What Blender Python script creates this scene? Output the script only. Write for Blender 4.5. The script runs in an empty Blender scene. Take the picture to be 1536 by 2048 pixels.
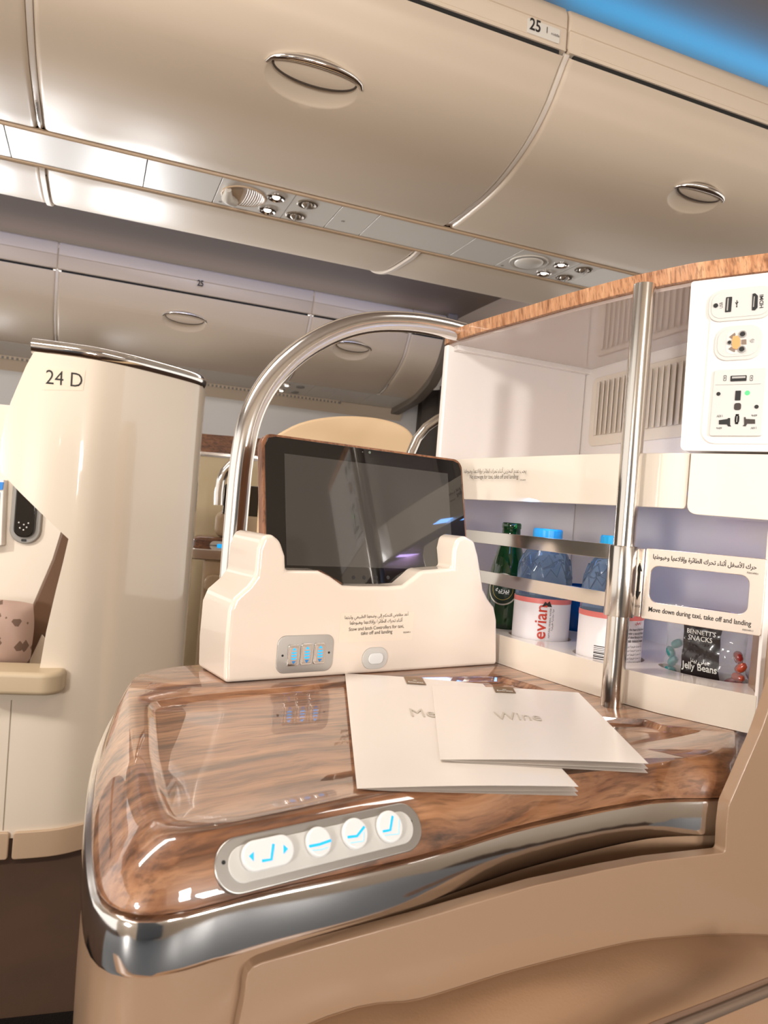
import bpy, bmesh, random
from math import *
from mathutils import Vector, Matrix
random.seed(7)
SC = bpy.context.scene
COL = SC.collection
CZ = 0.95                      # lens height above the cabin floor
F = 1480.0
ROLL = atan(.08)

# ------------------------------------------------------------------ camera
cd = bpy.data.cameras.new('camera'); cam = bpy.data.objects.new('camera', cd); COL.objects.link(cam)
cd.sensor_fit = 'VERTICAL'; cd.sensor_height = 36; cd.sensor_width = 27; cd.lens = F/2048*36
cd.clip_start = .01; cd.clip_end = 60
cd.dof.use_dof = True; cd.dof.focus_distance = .82; cd.dof.aperture_fstop = 16
cam.matrix_world = Matrix.Translation((0, 0, CZ)) @ Matrix.Rotation(pi/2, 4, 'X') @ Matrix.Rotation(ROLL, 4, 'Z')
SC.camera = cam
SC.view_settings.view_transform = 'Standard'
SC.view_settings.look = 'None'
SC.view_settings.gamma = 1
SC.view_settings.exposure = 0.07
SC.view_settings.use_curve_mapping = False

# ------------------------------------------------------------------ frames
A_ = radians(68.4)
U = Vector((sin(A_), cos(A_), 0)); V = Vector((-cos(A_), sin(A_), 0))     # along the cabin / across it
def W3(a, t, h): return U*a + V*t + Vector((0, 0, h))

# ------------------------------------------------------------------ world + lights
w = bpy.data.worlds.new('cabin_ambience'); SC.world = w; w.use_nodes = True
bg = w.node_tree.nodes['Background']; bg.inputs[0].default_value = (1.0, .93, .86, 1); bg.inputs[1].default_value = 1.35

def area(name, loc, target, sx, sy, power, col, spread=0):
    l = bpy.data.lights.new(name, 'AREA'); l.shape = 'RECTANGLE'; l.size = sx; l.size_y = sy
    l.energy = power; l.color = col
    o = bpy.data.objects.new(name, l); COL.objects.link(o)
    loc = Vector(loc); o.location = loc + Vector((0, 0, CZ))
    d = (Vector(target) - loc).normalized()
    yax = Vector((0, 0, 1)) if abs(d.z) < .95 else V
    z = -d; x = U.copy() if abs(d.dot(U)) < .9 else V.copy()
    x = (x - z*x.dot(z)).normalized(); y = z.cross(x)
    m = Matrix((x, y, z)).transposed().to_4x4(); m.translation = o.location
    o.matrix_world = m
    if spread: l.spread = radians(spread)
    return o
# daylight through the window row beside the camera's seat
for a, pw_ in ((-1.5, 26), (-.28, 8), (.5, 7)):
    area('window_and_fill_light', W3(a, -.93, .12), W3(a, 2, .35), .24, .34, pw_, (1, .96, .92))
for k, a in enumerate((-1.3, -.3, .9)):
    area('window_and_fill_light', W3(a, -.93, -.05), W3(a+.2, 1.6, 1.0), .24, .30, 9, (1, .97, .94))  # extra fill aimed upwards, added to brighten the bins and service panels
# daylight through the windows of the far side
for k, a in enumerate((-1.3, -.7, .05)):
    area('window_and_fill_light', W3(a, 4.88, .05), W3(a+.9, 2.2, 1.0), .24, .34, 6, (.97, .98, 1), 75)
# unseen spot added beside the camera's seat to brighten the open cabinet
_l = bpy.data.lights.new('added_spot', 'SPOT'); _l.energy = 26; _l.color = (1, .96, .93); _l.spot_size = radians(30); _l.spot_blend = .8; _l.shadow_soft_size = .035
_o = bpy.data.objects.new('added_spot', _l); COL.objects.link(_o); _p = Vector((.50, -.45, CZ+.38)); _o.location = _p
_o.rotation_euler = (Vector((.215, 1.1, CZ+.05))-_p).to_track_quat('-Z', 'Y').to_euler()
# another unseen spot, added to make the 24 D shell's left side brighter
_l = bpy.data.lights.new('added_spot', 'SPOT'); _l.energy = 95; _l.color = (1, .94, .86); _l.spot_size = radians(60); _l.spot_blend = .9; _l.shadow_soft_size = .06
_o = bpy.data.objects.new('added_spot', _l); COL.objects.link(_o); _p = Vector((-2.2, .45, CZ+.75)); _o.location = _p
_o.rotation_euler = (Vector((-.90, 1.85, CZ+.05))-_p).to_track_quat('-Z', 'Y').to_euler()
# warm cabin ceiling wash above the near aisle and the far aisle
area('aisle_ceiling_light', W3(-.9, .75, 1.27), W3(-.75, .9, -1), 1.6, .22, 26, (1, .93, .85))
area('aisle_ceiling_light', W3(1.6, .55, 1.27), W3(1.4, .8, -1), 1.2, .22, 7, (1, .94, .88))
area('aisle_ceiling_light', W3(.5, 3.1, 1.27), W3(.5, 3.2, -1), 3.4, .2, 18, (1, .96, .91))
# blue mood lighting hidden on top of the bins
area('cove_mood_light', W3(2.7, 1.60, 1.27), W3(2.7, 1.56, 2), 3.4, .025, 4.5, (.0, .40, 1))
area('cove_mood_light', W3(-.2, 1.60, 1.27), W3(-.2, 1.56, 2), 2.1, .025, 1.2, (.0, .40, 1))
area('cove_mood_light', W3(.3, 2.85, 1.20), W3(.3, 3.85, 1.55), 3.6, .04, 5.0, (.05, .28, 1), 70)

area('cove_mood_light', W3(.3, 4.38, 1.262), W3(.3, 4.15, 1.6), 3.6, .03, .35, (.6, .45, .7))

# ------------------------------------------------------------------ pixel rays of the photograph (2048 px tall)
def ray(px, py):
    dx = px-768.; dy = py-1024.
    return Vector(((dx*cos(ROLL)+dy*sin(ROLL))/F, 1, -(dy*cos(ROLL)-dx*sin(ROLL))/F))
def hz(px, py, h):
    r = ray(px, py); return r*(h/r.z)
class PL:
    def __init__(s, p0, x, y):
        s.p0 = Vector(p0); s.x = Vector(x).normalized()
        y = Vector(y); y = y - s.x*y.dot(s.x); s.y = y.normalized(); s.n = s.x.cross(s.y)
    def pt(s, u, v, o=0): return s.p0 + s.x*u + s.y*v + s.n*o
    def hit(s, px, py):
        r = ray(px, py); return r*(s.p0.dot(s.n)/r.dot(s.n))
    def uv(s, px, py):
        p = s.hit(px, py)-s.p0; return (p.dot(s.x), p.dot(s.y))
    def off(s, o): return PL(s.p0+s.n*o, s.x, s.y)

# ------------------------------------------------------------------ materials
def lin(c): return tuple(((v/255)/12.92 if v/255 <= .04045 else ((v/255+.055)/1.055)**2.4) for v in c)
MATS = {}
def newmat(name):
    m = bpy.data.materials.new(name); m.use_nodes = True; nt = m.node_tree
    return m, nt, nt.nodes['Principled BSDF']
def bump(nt, b, scale, strength, dist=.001, detail=2, target='Normal'):
    tc = nt.nodes.new('ShaderNodeTexCoord'); n = nt.nodes.new('ShaderNodeTexNoise'); n.inputs['Scale'].default_value = scale
    n.inputs['Detail'].default_value = detail
    bp = nt.nodes.new('ShaderNodeBump'); bp.inputs['Strength'].default_value = strength; bp.inputs['Distance'].default_value = dist
    nt.links.new(tc.outputs['Object'], n.inputs['Vector']); nt.links.new(n.outputs['Fac'], bp.inputs['Height'])
    nt.links.new(bp.outputs['Normal'], b.inputs[target]); return bp
def mat(name, rgb, rough=.5, metal=0, coat=0, ior=1.5, emit=None, es=0, bs=None, trans=0, alpha=1, crough=.05, spec=.5, var=0):
    if name in MATS: return MATS[name]
    m, nt, b = newmat(name); c = lin(rgb)
    b.inputs['Base Color'].default_value = (*c, 1); b.inputs['Roughness'].default_value = rough
    b.inputs['Metallic'].default_value = metal; b.inputs['Coat Weight'].default_value = coat
    b.inputs['Coat Roughness'].default_value = crough; b.inputs['IOR'].default_value = ior
    b.inputs['Transmission Weight'].default_value = trans; b.inputs['Alpha'].default_value = alpha
    b.inputs['Specular IOR Level'].default_value = spec
    if emit: b.inputs['Emission Color'].default_value = (*lin(emit), 1); b.inputs['Emission Strength'].default_value = es
    if bs: bump(nt, b, bs[0], bs[1], bs[2] if len(bs) > 2 else .001)
    if var:
        tc = nt.nodes.new('ShaderNodeTexCoord'); n = nt.nodes.new('ShaderNodeTexNoise'); n.inputs['Scale'].default_value = 6
        r = nt.nodes.new('ShaderNodeValToRGB')
        r.color_ramp.elements[0].color = (*[v*(1-var) for v in c], 1); r.color_ramp.elements[1].color = (*[min(1, v*(1+var)) for v in c], 1)
        nt.links.new(tc.outputs['Object'], n.inputs['Vector']); nt.links.new(n.outputs['Fac'], r.inputs['Fac'])
        nt.links.new(r.outputs['Color'], b.inputs['Base Color'])
    MATS[name] = m; return m
def wood(name, ang, dark, mid, light, sc=1.0, coat=1, rough=.35, yz=False, fig=.5, cior=1.5, tilt=0):
    m, nt, b = newmat(name); N = nt.nodes; L = nt.links
    tc = N.new('ShaderNodeTexCoord'); mp = N.new('ShaderNodeMapping'); mp.inputs['Rotation'].default_value = (tilt, 0, -ang)
    L.new(tc.outputs['Object'], mp.inputs['Vector'])
    ds = N.new('ShaderNodeTexNoise'); ds.inputs['Scale'].default_value = 7*sc; ds.inputs['Detail'].default_value = 3
    L.new(mp.outputs['Vector'], ds.inputs['Vector'])
    mx = N.new('ShaderNodeVectorMath'); mx.operation = 'SCALE'; mx.inputs['Scale'].default_value = .06*fig/sc
    L.new(ds.outputs['Color'], mx.inputs[0])
    ad = N.new('ShaderNodeVectorMath'); ad.operation = 'ADD'; L.new(mp.outputs['Vector'], ad.inputs[0]); L.new(mx.outputs[0], ad.inputs[1])
    m2 = N.new('ShaderNodeMapping'); m2.inputs['Scale'].default_value = (2.2*sc, 26*sc, 26*sc) if not yz else (26*sc, 26*sc, 2.2*sc)
    L.new(ad.outputs[0], m2.inputs['Vector'])
    n1 = N.new('ShaderNodeTexNoise'); n1.inputs['Scale'].default_value = 2.2; n1.inputs['Detail'].default_value = 8; n1.inputs['Roughness'].default_value = .62
    L.new(m2.outputs['Vector'], n1.inputs['Vector'])
    n2 = N.new('ShaderNodeTexNoise'); n2.inputs['Scale'].default_value = 9; n2.inputs['Detail'].default_value = 5
    L.new(m2.outputs['Vector'], n2.inputs['Vector'])
    r = N.new('ShaderNodeValToRGB'); e = r.color_ramp.elements
    e[0].position = .33; e[0].color = (*lin(dark), 1); e[1].position = .68; e[1].color = (*lin(light), 1)
    k = e.new(.47); k.color = (*lin(mid), 1)
    L.new(n1.outputs['Fac'], r.inputs['Fac'])
    r2 = N.new('ShaderNodeValToRGB'); r2.color_ramp.elements[0].position = .36; r2.color_ramp.elements[0].color = (.45, .42, .40, 1)
    r2.color_ramp.elements[1].position = .50; r2.color_ramp.elements[1].color = (1, 1, 1, 1)
    L.new(n2.outputs['Fac'], r2.inputs['Fac'])
    mm = N.new('ShaderNodeMix'); mm.data_type = 'RGBA'; mm.blend_type = 'MULTIPLY'; mm.inputs[0].default_value = .75
    L.new(r.outputs['Color'], mm.inputs[6]); L.new(r2.outputs['Color'], mm.inputs[7]); L.new(mm.outputs[2], b.inputs['Base Color'])
    b.inputs['Roughness'].default_value = rough; b.inputs['Coat Weight'].default_value = coat; b.inputs['Coat Roughness'].default_value = .015
    b.inputs['Coat IOR'].default_value = cior
    MATS[name] = m; return m

cream = mat('gloss_cream_plastic', (236, 224, 208), .28, coat=.6, crough=.06)
pearl = mat('pearl_cream_lacquer', (236, 221, 205), .25, coat=1, crough=.03, bs=(900, .02, .0004))
white = mat('white_gloss_laminate', (244, 236, 230), .22, coat=.5)
podm = mat('seat_shell_lacquer', (234, 221, 203), .22, coat=1, crough=.04, bs=(260, .05, .0006))
binm = mat('bin_satin_plastic', (222, 205, 184), .36, bs=(500, .03, .0004))
binl = mat('bin_handle_bowl', (232, 221, 208), .4)
psum = mat('service_panel_plastic', (224, 218, 208), .34)
tan = mat('tan_rail_plastic', (205, 178, 148), .4)
darkgap = mat('dark_gap', (28, 26, 24), .8)
chrome = mat('polished_chrome', (228, 225, 222), .10, 1)
chromeb = mat('satin_chrome_tube', (235, 232, 228), .17, 1)
alu = mat('satin_aluminium', (214, 208, 200), .17, 1, bs=(300, .02, .0003))
alu2 = mat('brushed_metal_plate', (196, 194, 190), .33, 1)
blackg = mat('black_glass', (6, 6, 7), .05, coat=1, crough=.02)
screenm = mat('switched_off_display', (62, 60, 57), .07, coat=1, crough=.02)
greyp = mat('light_grey_plastic', (205, 202, 196), .35)
greyk = mat('grey_plastic', (150, 146, 140), .4)
btnm = mat('pale_button_plastic', (232, 232, 230), .3, coat=.4)
black = mat('black_rubber', (18, 17, 16), .5)
brownl = mat('brown_leather', (110, 82, 62), .42, bs=(400, .2, .0006))
leather = mat('beige_leather', (152, 118, 88), .42, bs=(550, .25, .0005))
paneln = mat('seat_side_moulding', (162, 132, 106), .3, coat=.5, crough=.08)
headm = mat('tan_headrest_leather', (214, 184, 146), .5, bs=(300, .15, .0005))
carpet = mat('brown_carpet', (68, 44, 26), .95, bs=(900, .6, .004), var=.3)
inkb = mat('black_ink', (35, 30, 27), .6)
inkg = mat('grey_ink', (78, 70, 62), .6)
pale = mat('pale_silver_print', (206, 196, 180), .4)
blue = mat('blue_lit_icon', (20, 150, 225), .4, emit=(20, 165, 240), es=.9)
green_led = mat('green_led', (60, 220, 90), .4, emit=(70, 240, 100), es=1.5)
lensm = mat('lit_reading_lens', (255, 250, 240), .2, emit=(255, 246, 230), es=6)
paper = mat('menu_paper', (238, 229, 220), .3, coat=.25, crough=.15)
paperb = mat('brown_print', (128, 98, 66), .4)
curtain = mat('dark_grey_curtain', (82, 74, 68), .8)
wallw = mat('cabin_wall_white', (226, 224, 222), .45)
ceilm = mat('ceiling_lining', (146, 132, 120), .6)
WD = radians(34.3)
wtop = wood('walnut_veneer_table', WD, (72, 43, 28), (140, 92, 60), (182, 132, 94), 1.15, fig=.6, cior=2.0)
wplank = wood('oak_edge_veneer', radians(-50), (150, 98, 62), (190, 136, 96), (214, 164, 122), 2.2, coat=.3, yz=True, fig=.25, tilt=.25)
wfar = wood('dark_wood_trim', WD, (70, 40, 22), (104, 62, 36), (130, 84, 52), 1, coat=.6)
wtab = wood('wood_effect_case', 0, (92, 56, 36), (134, 88, 60), (160, 112, 80), 2, coat=.2, yz=True)

# ------------------------------------------------------------------ mesh helpers
WL = {}
def link(o, parent, origin):
    COL.objects.link(o)
    o.location = origin + Vector((0, 0, CZ)) if parent is None else origin - WL[parent.name]
    if parent is not None: o.parent = parent
    WL[o.name] = origin
def tag(o, label=None, cat=None, group=None, kind=None):
    if label: o['label'] = label
    if cat: o['category'] = cat
    if group: o['group'] = group
    if kind: o['kind'] = kind
    return o
def thing(name, label, cat, loc, group=None):
    o = bpy.data.objects.new(name, None); o.empty_display_size = .03; link(o, None, Vector(loc)); return tag(o, label, cat, group)
def M(name, vs, fs, m, parent=None, bevel=0, seg=3, smooth=True, solid=0, ang=38, sub=0, recalc=True, soff=-1):
    vs = [Vector(v) for v in vs]
    lo = Vector((min(v.x for v in vs), min(v.y for v in vs), min(v.z for v in vs)))
    hi = Vector((max(v.x for v in vs), max(v.y for v in vs), max(v.z for v in vs)))
    org = Vector(((lo.x+hi.x)/2, (lo.y+hi.y)/2, lo.z))
    me = bpy.data.meshes.new(name); me.from_pydata([v-org for v in vs], [], fs)
    if recalc:
        b = bmesh.new(); b.from_mesh(me); bmesh.ops.recalc_face_normals(b, faces=b.faces); b.to_mesh(me); b.free()
    o = bpy.data.objects.new(name, me); link(o, parent, org)
    if m: me.materials.append(m)
    if solid:
        s = o.modifiers.new('thick', 'SOLIDIFY'); s.thickness = solid; s.offset = soff
    if bevel:
        bv = o.modifiers.new('bevel', 'BEVEL'); bv.width = bevel; bv.segments = seg; bv.limit_method = 'ANGLE'; bv.angle_limit = radians(30)
        bv.harden_normals = False; bv.use_clamp_overlap = True
    if sub:
        s = o.modifiers.new('sub', 'SUBSURF'); s.levels = sub; s.render_levels = sub
    if smooth:
        for p in me.polygons: p.use_smooth = True
        if not bevel and not solid: me.set_sharp_from_angle(angle=radians(ang))
        elif solid and not bevel:
            pass
    if bevel or solid:
        wn = o.modifiers.new('wn', 'WEIGHTED_NORMAL'); wn.keep_sharp = True; wn.weight = 80
    return o
def prism(name, pl, poly, o0, o1, m, parent=None, bevel=0, seg=3):
    n = len(poly)
    vs = [pl.pt(u, v, o0) for u, v in poly] + [pl.pt(u, v, o1) for u, v in poly]
    fs = [list(range(n-1, -1, -1)), list(range(n, 2*n))] + [[i, (i+1) % n, n+(i+1) % n, n+i] for i in range(n)]
    return M(name, vs, fs, m, parent, bevel, seg)
def rrect(u0, v0, u1, v1, r, k=5):
    out = []
    for cx, cy, a0 in ((u1-r, v0+r, -90), (u1-r, v1-r, 0), (u0+r, v1-r, 90), (u0+r, v0+r, 180)):
        for i in range(k+1):
            a = radians(a0+90*i/k); out.append((cx+r*cos(a), cy+r*sin(a)))
    return out
def ell(cu, cv, ru, rv, n=24, ang=0):
    return [(cu+ru*cos(2*pi*i/n)*cos(ang)-rv*sin(2*pi*i/n)*sin(ang), cv+ru*cos(2*pi*i/n)*sin(ang)+rv*sin(2*pi*i/n)*cos(ang)) for i in range(n)]
def rotp(poly, cu, cv, a):
    return [(cu+(u-cu)*cos(a)-(v-cv)*sin(a), cv+(u-cu)*sin(a)+(v-cv)*cos(a)) for u, v in poly]
def smoothpoly(pts, n=6, closed=False):
    out = []; P = [Vector(p) for p in pts]; N = len(P)
    rng = range(N if closed else N-1)
    for i in rng:
        p0 = P[(i-1) % N] if closed or i > 0 else P[0]*2-P[1]
        p1 = P[i]; p2 = P[(i+1) % N]; p3 = P[(i+2) % N] if closed or i+2 < N else P[-1]*2-P[-2]
        for k in range(n):
            t = k/n
            out.append(.5*((2*p1)+(p2-p0)*t+(2*p0-5*p1+4*p2-p3)*t*t+(3*p1-p0-3*p2+p3)*t**3))
    if not closed: out.append(P[-1])
    return out
def roundcorners(poly, r, k=5):
    out = []; n = len(poly)
    for i in range(n):
        p = Vector(poly[i]); a = Vector(poly[i-1])-p; b = Vector(poly[(i+1) % n])-p
        rr = r[i] if isinstance(r, (list, tuple)) else r
        d = min(rr, a.length*.48, b.length*.48)
        p0 = p+a.normalized()*d; p1 = p+b.normalized()*d
        for j in range(k+1):
            t = j/k; out.append(tuple(p0*(1-t)**2+p*2*t*(1-t)+p1*t*t))
    return out
def tube(name, path, r, m, parent=None, n=20, caps=True):
    P = [Vector(p) for p in path]; vs = []; fs = []
    up = Vector((0, 0, 1)); pn = None
    for i, p in enumerate(P):
        t = (P[min(i+1, len(P)-1)]-P[max(i-1, 0)]).normalized()
        if pn is None:
            a = up if abs(t.z) < .9 else Vector((1, 0, 0)); x = t.cross(a).normalized()
        else: x = (pn - t*pn.dot(t)).normalized()
        pn = x; y = t.cross(x); rr = r[i] if isinstance(r, (list, tuple)) else r
        for k in range(n):
            a = 2*pi*k/n; vs.append(p+x*cos(a)*rr+y*sin(a)*rr)
    for i in range(len(P)-1):
        for k in range(n):
            fs.append([i*n+k, i*n+(k+1) % n, (i+1)*n+(k+1) % n, (i+1)*n+k])
    if caps: fs += [list(range(n))[::-1], list(range((len(P)-1)*n, len(P)*n))]
    return M(name, vs, fs, m, parent)
def lathe(name, c, prof, m, parent=None, n=32, axis=Vector((0, 0, 1)), sq=None, ang=38):
    c = Vector(c); ax = axis.normalized(); x = ax.cross(Vector((0, 0, 1)) if abs(ax.z) < .9 else Vector((1, 0, 0))).normalized(); y = ax.cross(x)
    vs = []; fs = []
    for r, z in prof:
        for k in range(n):
            a = 2*pi*k/n; rr = r*(sq(a, z) if sq else 1); vs.append(c+ax*z+x*cos(a)*rr+y*sin(a)*rr)
    for i in range(len(prof)-1):
        for k in range(n): fs.append([i*n+k, i*n+(k+1) % n, (i+1)*n+(k+1) % n, (i+1)*n+k])
    fs += [list(range(n))[::-1], list(range((len(prof)-1)*n, len(prof)*n))]
    return M(name, vs, fs, m, parent, ang=ang)
def box(name, pl, u0, v0, u1, v1, o0, o1, m, parent=None, bevel=0, seg=3):
    return prism(name, pl, [(u0, v0), (u1, v0), (u1, v1), (u0, v1)], o0, o1, m, parent, bevel, seg)
class Curve:
    """a vertical sheet standing on a plan polyline: s along it, h up"""
    def __init__(s, pts):
        s.P = [Vector((p[0], p[1])) for p in pts]; s.S = [0]
        for i in range(1, len(s.P)): s.S.append(s.S[-1]+(s.P[i]-s.P[i-1]).length)
    def at(s, q):
        i = 0
        while i < len(s.P)-2 and q > s.S[i+1]: i += 1
        f = (q-s.S[i])/(s.S[i+1]-s.S[i]); return s.P[i].lerp(s.P[i+1], f) if 0 <= f <= 1 else s.P[i]+(s.P[i+1]-s.P[i])*f
    def nrm(s, q):
        d = (s.at(q+.003)-s.at(q-.003)).normalized(); return Vector((d.y, -d.x))
    def pt(s, q, h, o=0):
        p = s.at(q)
        if o: p = p+s.nrm(q)*o
        return Vector((p.x, p.y, h))
    def hit(s, px, py):
        r = ray(px, py); k = r.x
        best = None
        for i in range(len(s.P)-1):
            a = s.P[i]; b = s.P[i+1]; fa = a.x-k*a.y; fb = b.x-k*b.y
            ext = (i == 0 and abs(fa) < abs(fb)) or (i == len(s.P)-2 and abs(fb) < abs(fa))
            if fa*fb <= 0 or ext:
                f = fa/(fa-fb) if fa != fb else 0
                p = a.lerp(b, f) if 0 <= f <= 1 else a+(b-a)*f
                q = s.S[i]+f*(s.S[i+1]-s.S[i]); cand = (q, r.z*p.y)
                if fa*fb <= 0: return cand
                if best is None: best = cand
        return best
    def sheet(s, name, poly, m, parent=None, thick=.01, off=0, bevel=.002, step=.01, seg=3):
        """fill polygon poly (s,h), cut it finely along s and wrap it on the curve, then thicken it away from the camera"""
        b = bmesh.new(); vs = [b.verts.new((q, h, 0)) for q, h in poly]; b.faces.new(vs)
        q0 = min(p[0] for p in poly); q1 = max(p[0] for p in poly); n = max(1, int((q1-q0)/step))
        for i in range(1, n):
            g = b.verts[:]+b.edges[:]+b.faces[:]
            bmesh.ops.bisect_plane(b, geom=g, plane_co=(q0+(q1-q0)*i/n, 0, 0), plane_no=(1, 0, 0), dist=1e-7)
        b.verts.ensure_lookup_table(); b.verts.index_update(); b.normal_update()
        fv = [v.co.copy() for v in b.verts]; ff = [[v.index for v in (f.verts if f.normal.z > 0 else reversed(f.verts))] for f in b.faces]
        # open boundary -> side walls
        bd = [e for e in b.edges if e.is_boundary]; n0 = len(fv)
        V3 = [s.pt(c.x, c.y, off) for c in fv]+[s.pt(c.x, c.y, off-thick) for c in fv]
        F3 = list(ff)+[[i+n0 for i in reversed(f)] for f in ff]
        for e in bd:
            i, j = e.verts[0].index, e.verts[1].index; F3.append([i, j, j+n0, i+n0])
        b.free()
        return M(name, V3, F3, m, parent, bevel, seg)
def grid(name, fn, nu, nv, m, parent=None, solid=0, bevel=0, ang=60):
    vs = [fn(i/nu, j/nv) for i in range(nu+1) for j in range(nv+1)]
    fs = [[i*(nv+1)+j, (i+1)*(nv+1)+j, (i+1)*(nv+1)+j+1, i*(nv+1)+j+1] for i in range(nu) for j in range(nv)]
    return M(name, vs, fs, m, parent, solid=solid, bevel=bevel, ang=ang, recalc=False)
def cut(o, cutters):
    """subtract temporary shapes from o for good; nothing of them stays in the scene"""
    for c in cutters:
        md = o.modifiers.new('cut', 'BOOLEAN'); md.object = c; md.operation = 'DIFFERENCE'; md.solver = 'EXACT'
        bpy.context.view_layer.update()
        i = len(o.modifiers)-1
        while i > 0: o.modifiers.move(i, i-1); i -= 1
        bpy.context.view_layer.update()
        keep = [x for x in o.modifiers if x != md]
        st = [(x, x.show_viewport) for x in keep]
        for x in keep: x.show_viewport = False
        dg = bpy.context.evaluated_depsgraph_get(); me = bpy.data.meshes.new_from_object(o.evaluated_get(dg))
        for x, v in st: x.show_viewport = v
        o.modifiers.remove(md); o.data = me
        for p in me.polygons: p.use_smooth = True
        me.set_sharp_from_angle(angle=radians(38))
        bpy.data.objects.remove(c)
# ---- lettering
shp = {'ا': (0xFE8D, 2), 'أ': (0xFE83, 2), 'إ': (0xFE87, 2), 'ب': (0xFE8F, 4), 'ة': (0xFE93, 2), 'ت': (0xFE95, 4), 'ث': (0xFE99, 4), 'ج': (0xFE9D, 4), 'ح': (0xFEA1, 4), 'خ': (0xFEA5, 4), 'د': (0xFEA9, 2), 'ر': (0xFEAD, 2), 'ز': (0xFEAF, 2), 'س': (0xFEB1, 4), 'ض': (0xFEBD, 4), 'ط': (0xFEC1, 4), 'ع': (0xFEC9, 4), 'ف': (0xFED1, 4), 'ق': (0xFED5, 4), 'ك': (0xFED9, 4), 'ل': (0xFEDD, 4), 'م': (0xFEE1, 4), 'ن': (0xFEE5, 4), 'ه': (0xFEE9, 4), 'و': (0xFEED, 2), 'ى': (0xFEEF, 2), 'ي': (0xFEF1, 4), 'ئ': (0xFE89, 4), 'ء': (0xFE80, 1)}
def ar(s):
    s = s.replace('لأ', '\ue001').replace('لا', '\ue002')
    m = dict(shp); m['\ue001'] = (0xFEF7, 2); m['\ue002'] = (0xFEFB, 2); out = []
    for i, c in enumerate(s):
        if c not in m: out.append(c); continue
        b, n = m[c]
        pj = i > 0 and s[i-1] in m and m[s[i-1]][1] == 4 and n > 1
        nj = i < len(s)-1 and s[i+1] in m and m[s[i+1]][1] > 1 and n == 4
        out.append(chr(b+(0 if not pj and not nj else (1 if pj and not nj else (2 if nj and not pj else 3)))))
    return ''.join(reversed(out))
def tverts(body, bold=0):
    c = bpy.data.curves.new('t', 'FONT'); c.body = body; c.size = 1; c.resolution_u = 3; c.offset = bold
    o = bpy.data.objects.new('t', c); me = bpy.data.meshes.new_from_object(o)
    vs = [(v.co.x, v.co.y) for v in me.vertices]; fs = [list(p.vertices) for p in me.polygons]
    bpy.data.objects.remove(o); bpy.data.curves.remove(c); bpy.data.meshes.remove(me)
    if not vs: return [], [], 1
    x0 = min(v[0] for v in vs); x1 = max(v[0] for v in vs)
    return [(x-x0, y) for x, y in vs], fs, x1-x0
def text(name, body, pl, uv0, uv1, m, parent, hs=1.0, off=.0005, bold=0, flip=False):
    """lettering from baseline start uv0 to baseline end uv1 on plane pl"""
    vs, fs, wd = tverts(body, bold)
    if not vs: return
    a = Vector(uv0); b = Vector(uv1); d = b-a; s = d.length/wd; d.normalize(); p = Vector((-d.y, d.x))
    if flip: p = -p
    out = []
    for x, y in vs:
        q = a+d*x*s+p*y*s*hs; out.append(pl.pt(q.x, q.y, off))
    return M(name, out, fs, m, parent, smooth=False, recalc=False)
def textpx(name, body, pl, p0, p1, m, parent, **k):
    return text(name, body, pl, pl.uv(*p0), pl.uv(*p1), m, parent, **k)
exec_order = []
# ================================================================== SETTING
def slab(name, quad, m, kind='structure', thick=.02, label=None):
    q = [Vector(x) for x in quad]; n = (q[1]-q[0]).cross(q[3]-q[0]).normalized()
    o = M(name, q+[x-n*thick for x in q], [[0, 1, 2, 3], [7, 6, 5, 4], [0, 4, 5, 1], [1, 5, 6, 2], [2, 6, 7, 3], [3, 7, 4, 0]], m, smooth=False)
    return tag(o, label, None, None, kind)
FL = -CZ
slab('floor', [W3(-4, -1.1, FL), W3(5, -1.1, FL), W3(5, 5.1, FL), W3(-4, 5.1, FL)], carpet)
# ceiling: a gently vaulted lining over each aisle
def ceil_fn(u, v):
    t = -1.0+6.0*v; h = 1.31+.03*sin(pi*((t % 2.75)/2.75)); return W3(-4+9*u, t, h)
tag(grid('ceiling', ceil_fn, 2, 60, ceilm, ang=60), kind='structure')
# far side wall, leaning in above the windows, and the near side wall with its window openings
slab('wall_far', [W3(-4, 4.96, FL), W3(3.2, 4.96, FL), W3(3.2, 4.93, .9), W3(-4, 4.93, .9)], wallw)
nw = slab('wall_near', [W3(5, -1.0, FL), W3(-4, -1.0, FL), W3(-4, -.97, 1.35), W3(5, -.97, 1.35)], binm)

# ================================================================== OVERHEAD BINS
NEAR = [(1.427, 1.052), (1.442, 1.036), (1.455, 1.018), (1.472, .996), (1.489, .975), (1.52, .947), (1.555, .923), (1.60, .901), (1.652, .883), (1.71, .869), (1.777, .860), (1.84, .856), (1.90, .854), (1.955, .853), (2.0, .857), (2.004, .864)]
LINT = [(1.50, 1.178), (1.456, 1.176), (1.440, 1.168), (1.432, 1.150), (1.430, 1.118), (1.4335, 1.1165), (1.430, 1.115), (1.429, 1.070), (1.4285, 1.066), (1.445, 1.064)]
FARP = [(4.12, 1.082), (4.132, 1.055), (4.15, 1.02), (4.19, .955), (4.25, .902), (4.32, .861), (4.40, .826), (4.48, .795), (4.54, .780), (4.585, .772), (4.59, .778)]
FLINT = [(4.2, 1.235), (4.11, 1.228), (4.095, 1.215), (4.093, 1.16), (4.096, 1.158), (4.10, 1.156), (4.112, 1.10), (4.118, 1.094), (4.14, 1.094)]
NEAR = [tuple(p) for p in smoothpoly(NEAR[:-1], 4)]+[NEAR[-1]]
FARP = [tuple(p) for p in smoothpoly(FARP[:-1], 4)]+[FARP[-1]]
def mirror(prof, c): return [(2*c-t, h) for t, h in prof]
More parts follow.
